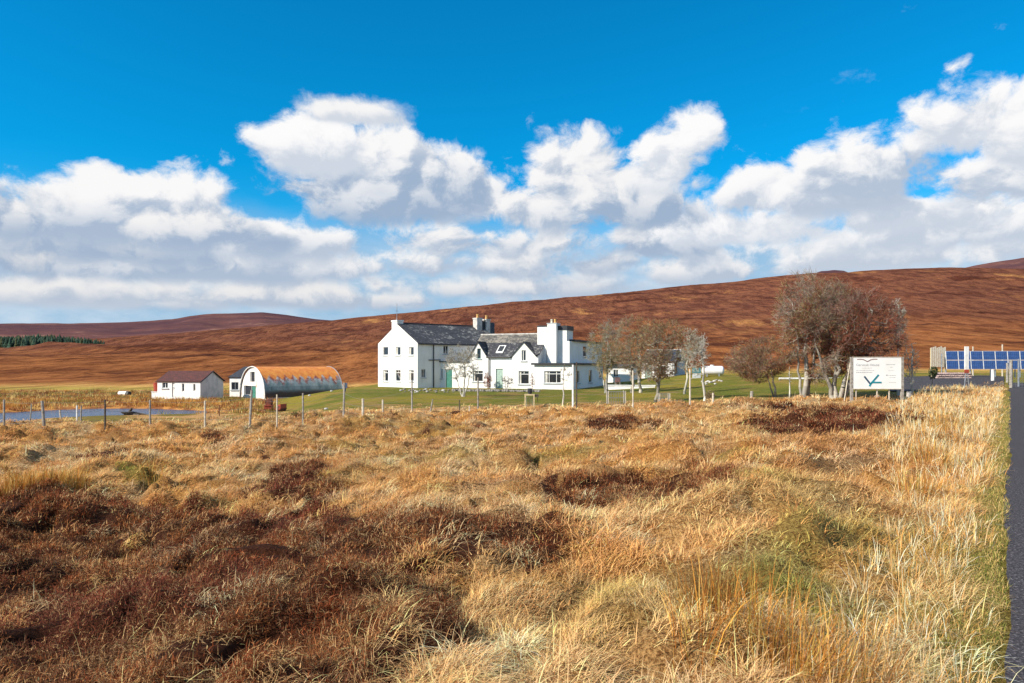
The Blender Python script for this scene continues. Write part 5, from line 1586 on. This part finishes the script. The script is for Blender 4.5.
# drowned roots at the water's edge
def roots():
    g = Vector(on_plane(130, 416.2, POND_Z)); k = g.y / F
    rd = random.Random(3); m = MB()
    for i in range(16):
        a = rd.uniform(0, 2 * math.pi); L = rd.uniform(4, 15) * k; up = rd.uniform(.05, .9)
        pts = [Vector((rd.uniform(-3, 3) * k, rd.uniform(-2, 2) * k, .02 + rd.uniform(0, 3) * k))]
        for j in range(1, 5):
            pts.append(pts[-1] + Vector((math.cos(a) * L / 4 + rd.uniform(-1, 1) * k, math.sin(a) * L / 8, (up * (5 - j) / 6 - .12) * L / 4)))
        m.tube(pts, [.16, .12, .09, .06, .03], 6)
    m.tube([(3 * k, 0, 3 * k), (12 * k, 0, 2 * k), (22 * k, .2, .3 * k)], [.13, .09, .03], 6)
    m.tube([(-9 * k, 0, -.3 * k), (-2 * k, 0, 2 * k), (2 * k, 0, 8 * k)], [.06, .13, .07], 6)
    o = m.build('tree_roots', 'dark_wood', smooth=True); o.location = g; tag(o, 'dark tangle of dead tree roots at the edge of the pond', 'roots')
roots()
def drum():
    Yd = 92.0; X = (123.5 - 512) / F * Yd; z = H + (EYE - 396.4) / F * Yd; r = .32
    root = empty('barrel', (X, Yd, z), R(-15), 'white barrel lying on its side with a dark open end beyond the pond', 'barrel')
    m = MB()
    xs = [-.62, -.6, -.3, -.28, -.26, .0, .02, .04, .3, .32, .5]; rs = [r * .9, r, r, r * 1.06, r, r, r * 1.06, r, r, r * 1.04, r]
    m.tube([(x, 0, r) for x in xs], rs, 14); m.build('body', 'white_paint', root, True)
    m = MB(); m.tube([(.502, 0, r), (.9, 0, r)], [r * 1.02, r * 1.0], 14); m.build('open_end', 'black_trim', root)
drum()

# ============================================================ machinery by the hut
def machine():
    g = gpix(270, 411.5); g.z = gz(g.x, g.y); k = g.y / F
    root = empty('farm_trailer', g, R(8), 'old red farm implement with box body and rusty seat before the round hut', 'farm implement')
    m = MB()
    m.box(-4.5 * k, 2.2 * k, -.5, .5, 1.2 * k, 6.0 * k); m.box(-4.8 * k, 2.5 * k, -.55, .55, 6.001 * k, 6.7 * k)
    m.build('body', 'red_paint', root)
    m = MB(); m.tube([(-1.5 * k, 0, 6.7 * k), (-1.0 * k, 0, 8.8 * k)], [.12, .08], 6); m.tube([(-1.2 * k, -.25, 9.2 * k), (-1.0 * k, .25, 9.4 * k)], [.26, .30], 8); m.build('seat', 'rust', root)
    for x in (-3.2, 1.2):
        for y in (-.6, .6):
            q = MB(); q.tube([(x * k, y - .06, 1.5 * k), (x * k, y + .06, 1.5 * k)], 1.5 * k, 12); w = q.build('wheel', 'rust', root)
            q = MB(); q.tube([(x * k, y - .075, 1.5 * k), (x * k, y + .075, 1.5 * k)], .5 * k, 8); q.build('hub', 'steel', w)
    m = MB(); m.tube([(2.2 * k, 0, 2.4 * k), (6 * k, 0, 1.6 * k)], .05, 6); m.build('drawbar', 'rust', root)
    g2 = gpix(281, 411.3)
    root = empty('grass_roller', g2, R(-12), 'dark rusty roller frame right of the red farm implement', 'farm implement')
    m = MB(); m.tube([(0, -.45, 2.8 * k), (0, .45, 2.8 * k)], 2.8 * k, 14); m.build('drum', 'rust', root)
    m = MB(); m.box(-2.6 * k, 2.6 * k, -.55, -.48, 2.2 * k, 3.0 * k); m.box(-2.6 * k, 2.6 * k, .48, .55, 2.2 * k, 3.0 * k); m.box(2.0 * k, 2.7 * k, -.47, .47, 2.2 * k, 7.4 * k); m.box(-1.2 * k, 2.0 * k, -.35, .35, 5.6 * k, 6.6 * k)
    m.build('frame', 'red_paint', root)
    m = MB(); m.tube([(-2.2 * k, 0, 2.4 * k), (-7 * k, 0, .8 * k)], .04, 6); m.build('handle', 'dark_wood', root)
machine()
def bluebox():
    g = gpix(345.3, 391.5); k = g.y / F
    m = MB(); h = 4.6 * k; m.box(-1.6 * k, 1.6 * k, -.25, .25, 3.4 * k, 3.4 * k + h); m.box(-1.7 * k, 1.7 * k, -.28, .28, 3.401 * k + h, 3.9 * k + h); m.tube([(0, 0, -.2), (0, 0, 3.5 * k)], .06, 6)
    o = m.build('meter_box', 'blue_plastic'); o.location = g; tag(o, 'dark blue box on a short leg at the far end of the round hut', 'box')
bluebox()

# loose stones near the house and hut
def stone(px, py, r, mat, label, seed, group=None):
    g = gpix(px, py); k = g.y / F; m = MB(); rr = r * k
    rock(m, (0, 0, rr * .35), (rr, rr * .8, rr * .62), seed)
    o = m.build('stone', mat); o.location = g; tag(o, label, 'stone', group)
for i in range(26):
    rd = random.Random(100 + i); t = i / 25
    px = 402 + 52 * t + rd.uniform(-1.5, 1.5); py = 390.4 + rd.uniform(-1.2, 2.6) + (1.0 if px > 430 else 0)
    stone(px, py, rd.uniform(.8, 1.8), rd.choice(['stone', 'stone', 'stone', 'pale_stone']), 'rounded garden stone in the loose rockery below the white porch', i, 'rockery stones below the porch')
stone(309.5, 396.0, 1.6, 'pale_stone', 'pale stone beside the middle of the round hut', 61)
stone(331.5, 391.5, 1.5, 'pale_stone', 'pale stone near the far end of the round hut', 62)
stone(326, 409.5, 2.0, 'pale_stone', 'pale stone in the lawn between two fence posts', 63)
stone(877, 397.5, 3.0, 'pale_stone', 'pale boulder under the middle of the signboard', 64)
stone(935.5, 393.3, 3.2, 'stone', 'grey boulder at the edge of the dark parking area', 65)
for i in range(12):
    rd = random.Random(300 + i); stone(702 + 19 * i / 11 + rd.uniform(-1, 1), 382.6 + rd.uniform(-2.2, 2.0), rd.uniform(1.3, 2.2), rd.choice(['stone', 'pale_stone']), 'rough stone in the heap beneath the white gas tank', 70 + i, 'stones beneath the gas tank')

# flower bed edging in front of the cottage
def bed():
    m = MB()
    a = gpix(452, 391.0); b = gpix(540, 392.0); n = 40
    for i in range(n):
        t = (i + .5) / n; p = a.lerp(b, t); rd = random.Random(i)
        rock(m, (p.x - a.x, p.y - a.y + rd.uniform(-.15, .2), gz(p.x, p.y) - a.z + .05), (.16, .16, .12 + rd.random() * .1), i)
    o = m.build('path_edging', 'stone'); o.location = a; tag(o, 'low dark stone edging along the foot of the cottage front', 'edging')
bed()

# ============================================================ garden things
def table():
    g = gpix(529.5, 407.0); k = g.y / F
    root = empty('wooden_stand', g, R(0), 'small pale wooden frame stand on the lawn in front of the cottage', 'stand')
    w = 5.0 * k; h = 13.0 * k
    m = MB(); m.box(-w, w, -.25, .25, h - .08, h); m.build('top', 'yellow_wood', root)
    for x in (-w + .04, w - .04):
        for y in (-.22, .22):
            q = MB(); q.box(x - .035, x + .035, y - .03, y + .03, -.1, h - .081); q.build('leg', 'yellow_wood', root)
    m = MB(); m.box(w, w + 4 * k, -.2, .2, h - .16, h - .02); m.box(w + 2.6 * k, w + 3.1 * k, -.05, .05, h * .35, h - .161); m.build('side_shelf', 'dark_wood', root)
    m = MB()
    for i in range(5): m.tube([(-w * .6 + i * w * .3, -.1, 0), (-w * .6 + i * w * .3, -.1, h * .8)], .012, 4)
    m.build('mesh_wire', 'wire', root)
    m = MB(); m.tube([(-.1 * k, 0, 0), (0, 0, .05), (0, 0, .32), (0, 0, .34)], [.09, .13, .15, .13], 10)
    o = m.build('plant_pot', 'black_trim'); o.location = (g.x + .4 * k, g.y, g.z + h + .001); tag(o, 'black plant pot standing on the pale wooden frame', 'pot')
table()
def guard(px, py, half, hpx, label, seed):
    g = gpix(px, py); k = g.y / F; w = half * k; h = hpx * k
    root = empty('tree_guard', g, 0, label, 'tree guard')
    for (x, y) in ((-w, -w * .8), (w, -w * .8), (w, w * .8), (-w, w * .8)):
        q = MB(); q.box(x - .022, x + .022, y - .022, y + .022, -.15, h); q.build('post', 'pale_wood', root)
    m = MB(); n = 7
    for i in range(n + 1):
        t = -w + 2 * w * i / n
        for y in (-w * .8, w * .8): m.tube([(t, y, 0), (t, y, h * .95)], .008, 3)
    for i in range(5):
        t = -w * .8 + 1.6 * w * i / 4
        for x in (-w, w): m.tube([(x, t, 0), (x, t, h * .95)], .011, 3)
    for z in (.05, .5, .93):
        m.tube([(-w, -w * .8, h * z), (w, -w * .8, h * z), (w, w * .8, h * z), (-w, w * .8, h * z), (-w, -w * .8, h * z)], .012, 3)
    m.build('mesh_wire', 'wire', root)
guard(616, 404.5, 8.5, 14.0, 'square white wire tree guard on the lawn below the long wing', 1)
guard(664, 402.8, 5.0, 10.5, 'small white wire tree guard beside the twin stemmed tree', 2)

def gas_tank():
    Yt = 88.0; px = 713.0; X = (px - 512) / F * Yt; k = Yt / F; z = H + (EYE - 382.4) / F * Yt
    z = min(z, z); ang = R(-14)
    root = empty('gas_tank', (X, Yt, z), ang, 'white cylindrical gas tank with domed ends on short legs beyond the lawn', 'gas tank')
    r = 4.6 * k; L = 8.4 * k; cz = 11.8 * k
    m = MB(); xs = []; rs = []
    for i in range(7): a = math.pi / 2 * i / 6; xs.append(-L - r * .55 * math.cos(a)); rs.append(max(.01, r * math.sin(a)))
    for i in range(7): a = math.pi / 2 * (6 - i) / 6; xs.append(L + r * .55 * math.cos(a)); rs.append(max(.01, r * math.sin(a)))
    m.tube([(x, 0, cz) for x in xs], rs, 20); m.build('tank', 'tank_white', root, True)
    m = MB(); m.tube([(-.1, 0, cz + r - .02), (-.1, 0, cz + r + .14)], .22, 12); m.build('valve_cover', 'tank_white', root)
    for s in (-1, 1):
        q = MB(); q.box(s * L * .7 - .08, s * L * .7 + .08, -r * .7, r * .7, -.6, cz - r * .8); q.build('leg', 'steel', root)
gas_tank()
def teal_bin():
    Yt = 86.0; X = (696.5 - 512) / F * Yt; k = Yt / F; z = H + (EYE - 378.5) / F * Yt
    root = empty('storage_box', (X, Yt, z), R(-12), 'teal lidded storage box between the small cottage and the gas tank', 'box')
    m = MB(); m.box(-4.0 * k, 4.0 * k, -.4, .4, 0 * k - .5, 5.6 * k); m.build('body', 'grey_render_and_shade', root)
    m = MB(); m.box(-4.2 * k, 4.2 * k, -.45, .45, 5.601 * k, 10.6 * k); m.build('lid', 'teal_paint', root)
teal_bin()
def far_pipe():
    a = Vector(((779 - 512) / F * 66, 66, 0)); b = Vector(((853 - 512) / F * 66, 66, 0)); z = H + (EYE - 378.6) / F * 66
    root = empty('pole_rail', (a.x, a.y, z), 0, 'long white pole rail behind the trunks left of the signboard', 'rail')
    L = b.x - a.x; m = MB(); m.tube([(0, 0, 0), (L, 0, 0)], .085, 8); m.build('bar', 'white_paint', root)
    for t in (0.02, .5, .98):
        zz = gz(a.x + L * t, 66) - z
        q = MB(); q.box(L * t - .05, L * t + .05, .087, .17, zz - .2, .05); q.build('post', 'weathered_wood', root)
far_pipe()

# ============================================================ signboard
def text_mesh(body, size, name, mat, parent, loc, rot):
    cu = bpy.data.curves.new(name, 'FONT'); cu.body = body; cu.size = size; cu.extrude = .004; cu.align_x = 'CENTER'; cu.align_y = 'CENTER'
    t = bpy.data.objects.new('t', cu); COL.objects.link(t); bpy.context.view_layer.update()
    me = bpy.data.meshes.new_from_object(t); bpy.data.objects.remove(t)
    me.materials.clear(); me.materials.append(MATS[mat]); me.name = name
    o = bpy.data.objects.new(name, me); COL.objects.link(o); o.parent = parent; o.location = loc; o.rotation_euler = rot; return o
simple('sign_ink', (.16, .16, .17), .6); simple('sign_grey', (.42, .42, .42), .6); simple('sign_teal', (.005, .24, .30), .45); simple('sign_navy', (.03, .07, .12), .45)
simple('sign_white', (.82, .81, .78), .5, (.76, .75, .71), 1.2)
simple('sign_brown', (.30, .20, .18), .6)
def signboard():
    Ys_ = 37.0; k = Ys_ / F; x0 = (853.2 - 512) * k; x1 = (900.6 - 512) * k; zt = H + (EYE - 357.4) * k; zb = H + (EYE - 388.6) * k
    cx = (x0 + x1) / 2; zg = gz(cx, Ys_)
    ang = R(-3)
    root = empty('signboard', (cx, Ys_, zg), ang, 'large white signboard with grey lettering and a teal arrow mark on wooden posts', 'sign')
    W = x1 - x0; hb, ht = zb - zg, zt - zg; Hh = ht - hb
    m = MB(); m.box(-W / 2, W / 2, -.02, .02, hb, ht); m.build('board', 'sign_white', root)
    m = MB()
    for (a, b, c, d) in ((-W / 2 - .02, W / 2 + .02, ht + .001, ht + .03), (-W / 2 - .02, W / 2 + .02, hb - .03, hb - .001)): m.box(a, b, -.035, .03, c, d)
    m.build('frame', 'pale_wood', root)
    for x, w, mt in ((-W / 2 - .045, .06, 'weathered_wood'), (W / 2 + .055, .065, 'weathered_wood')):
        q = MB(); q.box(x - w, x + w, -.03, .09, -.4, ht + .02); q.build('post', mt, root)
    for x in (-W / 2 + .18, -W / 2 + W * .51, -W / 2 + W * .76):
        q = MB(); q.box(x - .022, x + .022, .022, .08, -.3, ht - .1); tag(q.build('post', 'pale_wood', root), 'thin pale support leg')
    m = MB(); m.tube([(-W / 2 - .06, .10, ht - .12), (-W / 2 - .42, .10, -.2)], .028, 6); m.build('brace', 'pale_wood', root)
    mx = lambda px: (px - (853.2 + 900.6) / 2) * k
    mz = lambda py: H + (EYE - py) * k - zg
    def stroke(pts, w, name, mat, y=-.026, par=root):
        m = MB()
        for (a, b) in zip(pts[:-1], pts[1:]):
            A = Vector((mx(a[0]), y, mz(a[1]))); B = Vector((mx(b[0]), y, mz(b[1]))); d = (B - A).normalized(); nn = Vector((-d.z, 0, d.x)) * w / 2
            e = d * w * .2; A -= e; B += e
            y2 = Vector((0, .004, 0)); m.hexa([A - nn, B - nn, B - nn + y2, A - nn + y2, A + nn, B + nn, B + nn + y2, A + nn + y2])
        return m.build(name, mat, par)
    stroke([(857.5, 359.4), (860.5, 359.2), (863.5, 359.6), (865.6, 360.6), (867.2, 361.6), (868.9, 360.9), (870.6, 359.8), (873.5, 359.2), (877.0, 359.3)], .045, 'bird_emblem', 'sign_brown')
    text_mesh('Garvault House', .178, 'lettering', 'sign_grey', root, (mx(867.6), -.022, mz(364.9)), (R(90), 0, 0))
    ln = [(862.5, 872, 368.1, .018), (856.5, 874, 370.4, .022), (856.5, 872, 372.4, .034),
          (885.5, 894.6, 364.6, .028), (889.5, 892.5, 367.2, .02), (888, 894, 370.6, .015), (885.6, 887.2, 375.2, .055), (888, 895.3, 375.4, .026), (889, 895.3, 377.5, .018), (888.5, 895.3, 382.4, .02)]
    m = MB()
    for (a, b, y, w) in ln:
        x = mx(a); rd = random.Random(int(a * 7 + y))
        while x < mx(b):
            l = rd.uniform(.03, .11); x2 = min(x + l, mx(b)); m.box(x, x2, -.024, -.0205, mz(y) - w / 2, mz(y) + w / 2); x = x2 + .02
    m.build('small_print', 'sign_grey', root)
    a1 = stroke([(864.6, 376.6), (870.3, 384.0)], .085, 'arrow_mark', 'sign_navy', -.0262)
    stroke([(869.6, 386.0), (870.6, 384.0), (878.2, 375.0)], .085, 'arrow_mark', 'sign_teal', -.0300)
    stroke([(871.0, 382.4), (880.8, 382.4)], .075, 'arrow_mark', 'sign_teal', -.0340)
signboard()

# ============================================================ solar array, screen, gate posts
def solar():
    Yp = 62.0; k = Yp / F; x0 = (946.5 - 512) * k; zg = gz(x0 + 3, Yp)
    n = 16; pw = 12.1 * k; zb = H + (EYE - 369.4) * k; zt = H + (EYE - 350.8) * k
    for i in range(1):
        root = empty('solar_array', (x0, Yp, zg), R(-2), 'long row of blue solar panels in white frames beyond the parking area', 'solar panels')
        tilt = .12
        def P(x, t, d=0): return Vector((x, t * (zt - zb) * tilt - d, zb - zg + t * (zt - zb)))
        for c in range(n):
            for rr in range(2):
                a, b = c * pw, (c + 1) * pw; t0, t1 = rr * .5, rr * .5 + .5; g = .006
                m = MB(); m.hexa([P(a + g, t0 + .01, .03), P(b - g, t0 + .01, .03), P(b - g, t0 + .01, -.02), P(a + g, t0 + .01, -.02), P(a + g, t1 - .01, .03), P(b - g, t1 - .01, .03), P(b - g, t1 - .01, -.02), P(a + g, t1 - .01, -.02)])
                o = m.build('panel', 'white_paint', root)
                m = MB(); q = .028; m.quad(P(a + g + q, t0 + .022, .034), P(b - g - q, t0 + .022, .034), P(b - g - q, t1 - .022, .034), P(a + g + q, t1 - .022, .034), [(0, 0), (.96, 0), (.96, .9), (0, .9)])
                m.build('cells', 'solar_cells', o)
        for c in range(0, n + 1, 2):
            m = MB(); m.tube([(c * pw, .1, -.3), (c * pw, .1, zb - zg)], .05, 6); m.tube([(c * pw, .75, -.3), (c * pw, .75, zt - zg - .2)], .05, 6); m.build('post', 'steel', root)
solar()
def screen():
    Yp = 63.0; k = Yp / F; x0 = (931.5 - 512) * k; zg = gz(x0, Yp); zt = H + (EYE - 347.3) * k; zb = H + (EYE - 367) * k
    root = empty('slatted_screen', (x0, Yp, zg), R(0), 'pale upright slatted timber screen at the left end of the solar panels', 'screen')
    for i in range(2):
        q = MB(); x = i * 13.6 * k; q.box(x - .05, x + .05, .03, .12, -.3, zt - zg - .05); q.build('post', 'yellow_wood', root)
    m = MB(); n = 8
    for i in range(n):
        x = .02 + i * 13.4 * k / (n - 1); d = (i % 3) * .6 * k
        m.box(x - .06, x + .06, 0, .028, zb - zg, zt - zg + d - .02)
    m.build('slats', 'pale_wood', root)
    m = MB(); m.box(0, 13.6 * k, .0285, .06, zb - zg + .15, zb - zg + .24); m.box(0, 13.6 * k, .0285, .06, zt - zg - .3, zt - zg - .21); m.build('crossbar', 'yellow_wood', root)
screen()
def tall_post():
    Yp = 44.0; k = Yp / F; X = (966.6 - 512) * k; zg = gz(X, Yp); g = H + (EYE - 396.5) * k - zg
    root = empty('marker_post', (X, Yp, zg), 0, 'tall white marker post with a red band standing on splayed metal legs', 'post')
    z1 = H + (EYE - 346.5) * k - zg; z0 = H + (EYE - 373) * k - zg; zr = H + (EYE - 369.5) * k - zg
    m = MB(); m.box(-.11, .11, -.05, .05, zr, z1); m.build('board', 'white_paint', root)
    m = MB(); m.box(-.11, .11, -.052, .052, z0, zr - .001); m.build('band', 'red_paint', root)
    for s, e in ((-1, -.16), (1, .20)):
        q = MB(); q.tube([(s * .05, 0, z0 + .05), (e * .9, 0, -.15)], .028, 6); q.build('leg', 'steel', root)
    q = MB(); q.tube([(-.11, 0, .45), (.12, 0, .45)], .02, 5); q.build('crossbar', 'steel', root)
tall_post()
def gposts():
    for (px, yt, yb, Yp, r, mat, lab, nm) in ((1011.0, 360.5, 390.5, 46, .095, 'weathered_wood', 'thick weathered gatepost at the roadside, nearest the road edge', 'gatepost'),
                                         (1007.3, 363.0, 388, 52, .08, 'weathered_wood', 'greyer gatepost standing just left of the thick one', 'gatepost'),
                                         (1018.6, 359.0, 388, 47, .055, 'steel', 'slim grey metal post right of the thick gatepost', 'post'),
                                         (992.7, 369.6, 377.5, 54, .11, 'white_paint', 'short white bollard under the solar panels', 'bollard')):
        k = Yp / F; X = (px - 512) * k; z = gz(X, Yp); h = H + (EYE - yt) * k - z
        m = MB(); post(m, 0, 0, 0, h, r, n=8); o = m.build(nm, mat); o.location = (X, Yp, z); tag(o, lab, nm)
    for (px, yt, lab) in ((973, 346.5, 'short pale post top showing behind the solar panels, nearer the tall white post'), (1002.4, 344.5, 'brighter post top showing behind the solar panels further right')):
        Yp = 66; k = Yp / F; X = (px - 512) * k; z = gz(X, Yp); h = H + (EYE - yt) * k - z
        m = MB(); post(m, 0, 0, 0, h, .06, n=6); o = m.build('post', 'pale_wood'); o.location = (X, Yp, z); tag(o, lab, 'post')
gposts()
def mesh_fence():
    # netting right of the gatepost, running out of the frame
    Yp = 46.0; k = Yp / F; x0 = (1012.5 - 512) * k; z = gz(x0, Yp)
    root = empty('netting_fence', (x0, Yp, z), 0, 'wire netting fence running right from the thick gatepost', 'fence')
    m = MB(); L = 5.0
    for i in range(26): m.tube([(i * .2, 0, .02), (i * .2, 0, 1.0)], .006, 3)
    for j in range(7): m.tube([(0, 0, .05 + j * .155), (L, 0, .05 + j * .155)], .006, 3)
    m.build('netting', 'steel', root)
    for i in (1, 2):
        q = MB(); post(q, i * 2.4, .05, 0, 1.2, .06); q.build('post', 'weathered_wood', root)
mesh_fence()
def kerb_wall():
    Yp = 59.0; k = Yp / F; x0 = (937 - 512) * k; x1 = (972 - 512) * k; z = gz(x0, Yp)
    root = empty('stone_wall', (x0, Yp, z), 0, 'low pinkish rubble wall below the left end of the solar panels', 'wall')
    m = MB(); n = 16
    for j in range(3):
        for i in range(n):
            x = (x1 - x0) * (i + .5 * (j % 2)) / n; rock(m, (x, 0, .08 + j * .17), (.16, .16, .11), i * 3 + j)
    m.build('stones', 'pink_stone', root)
kerb_wall()
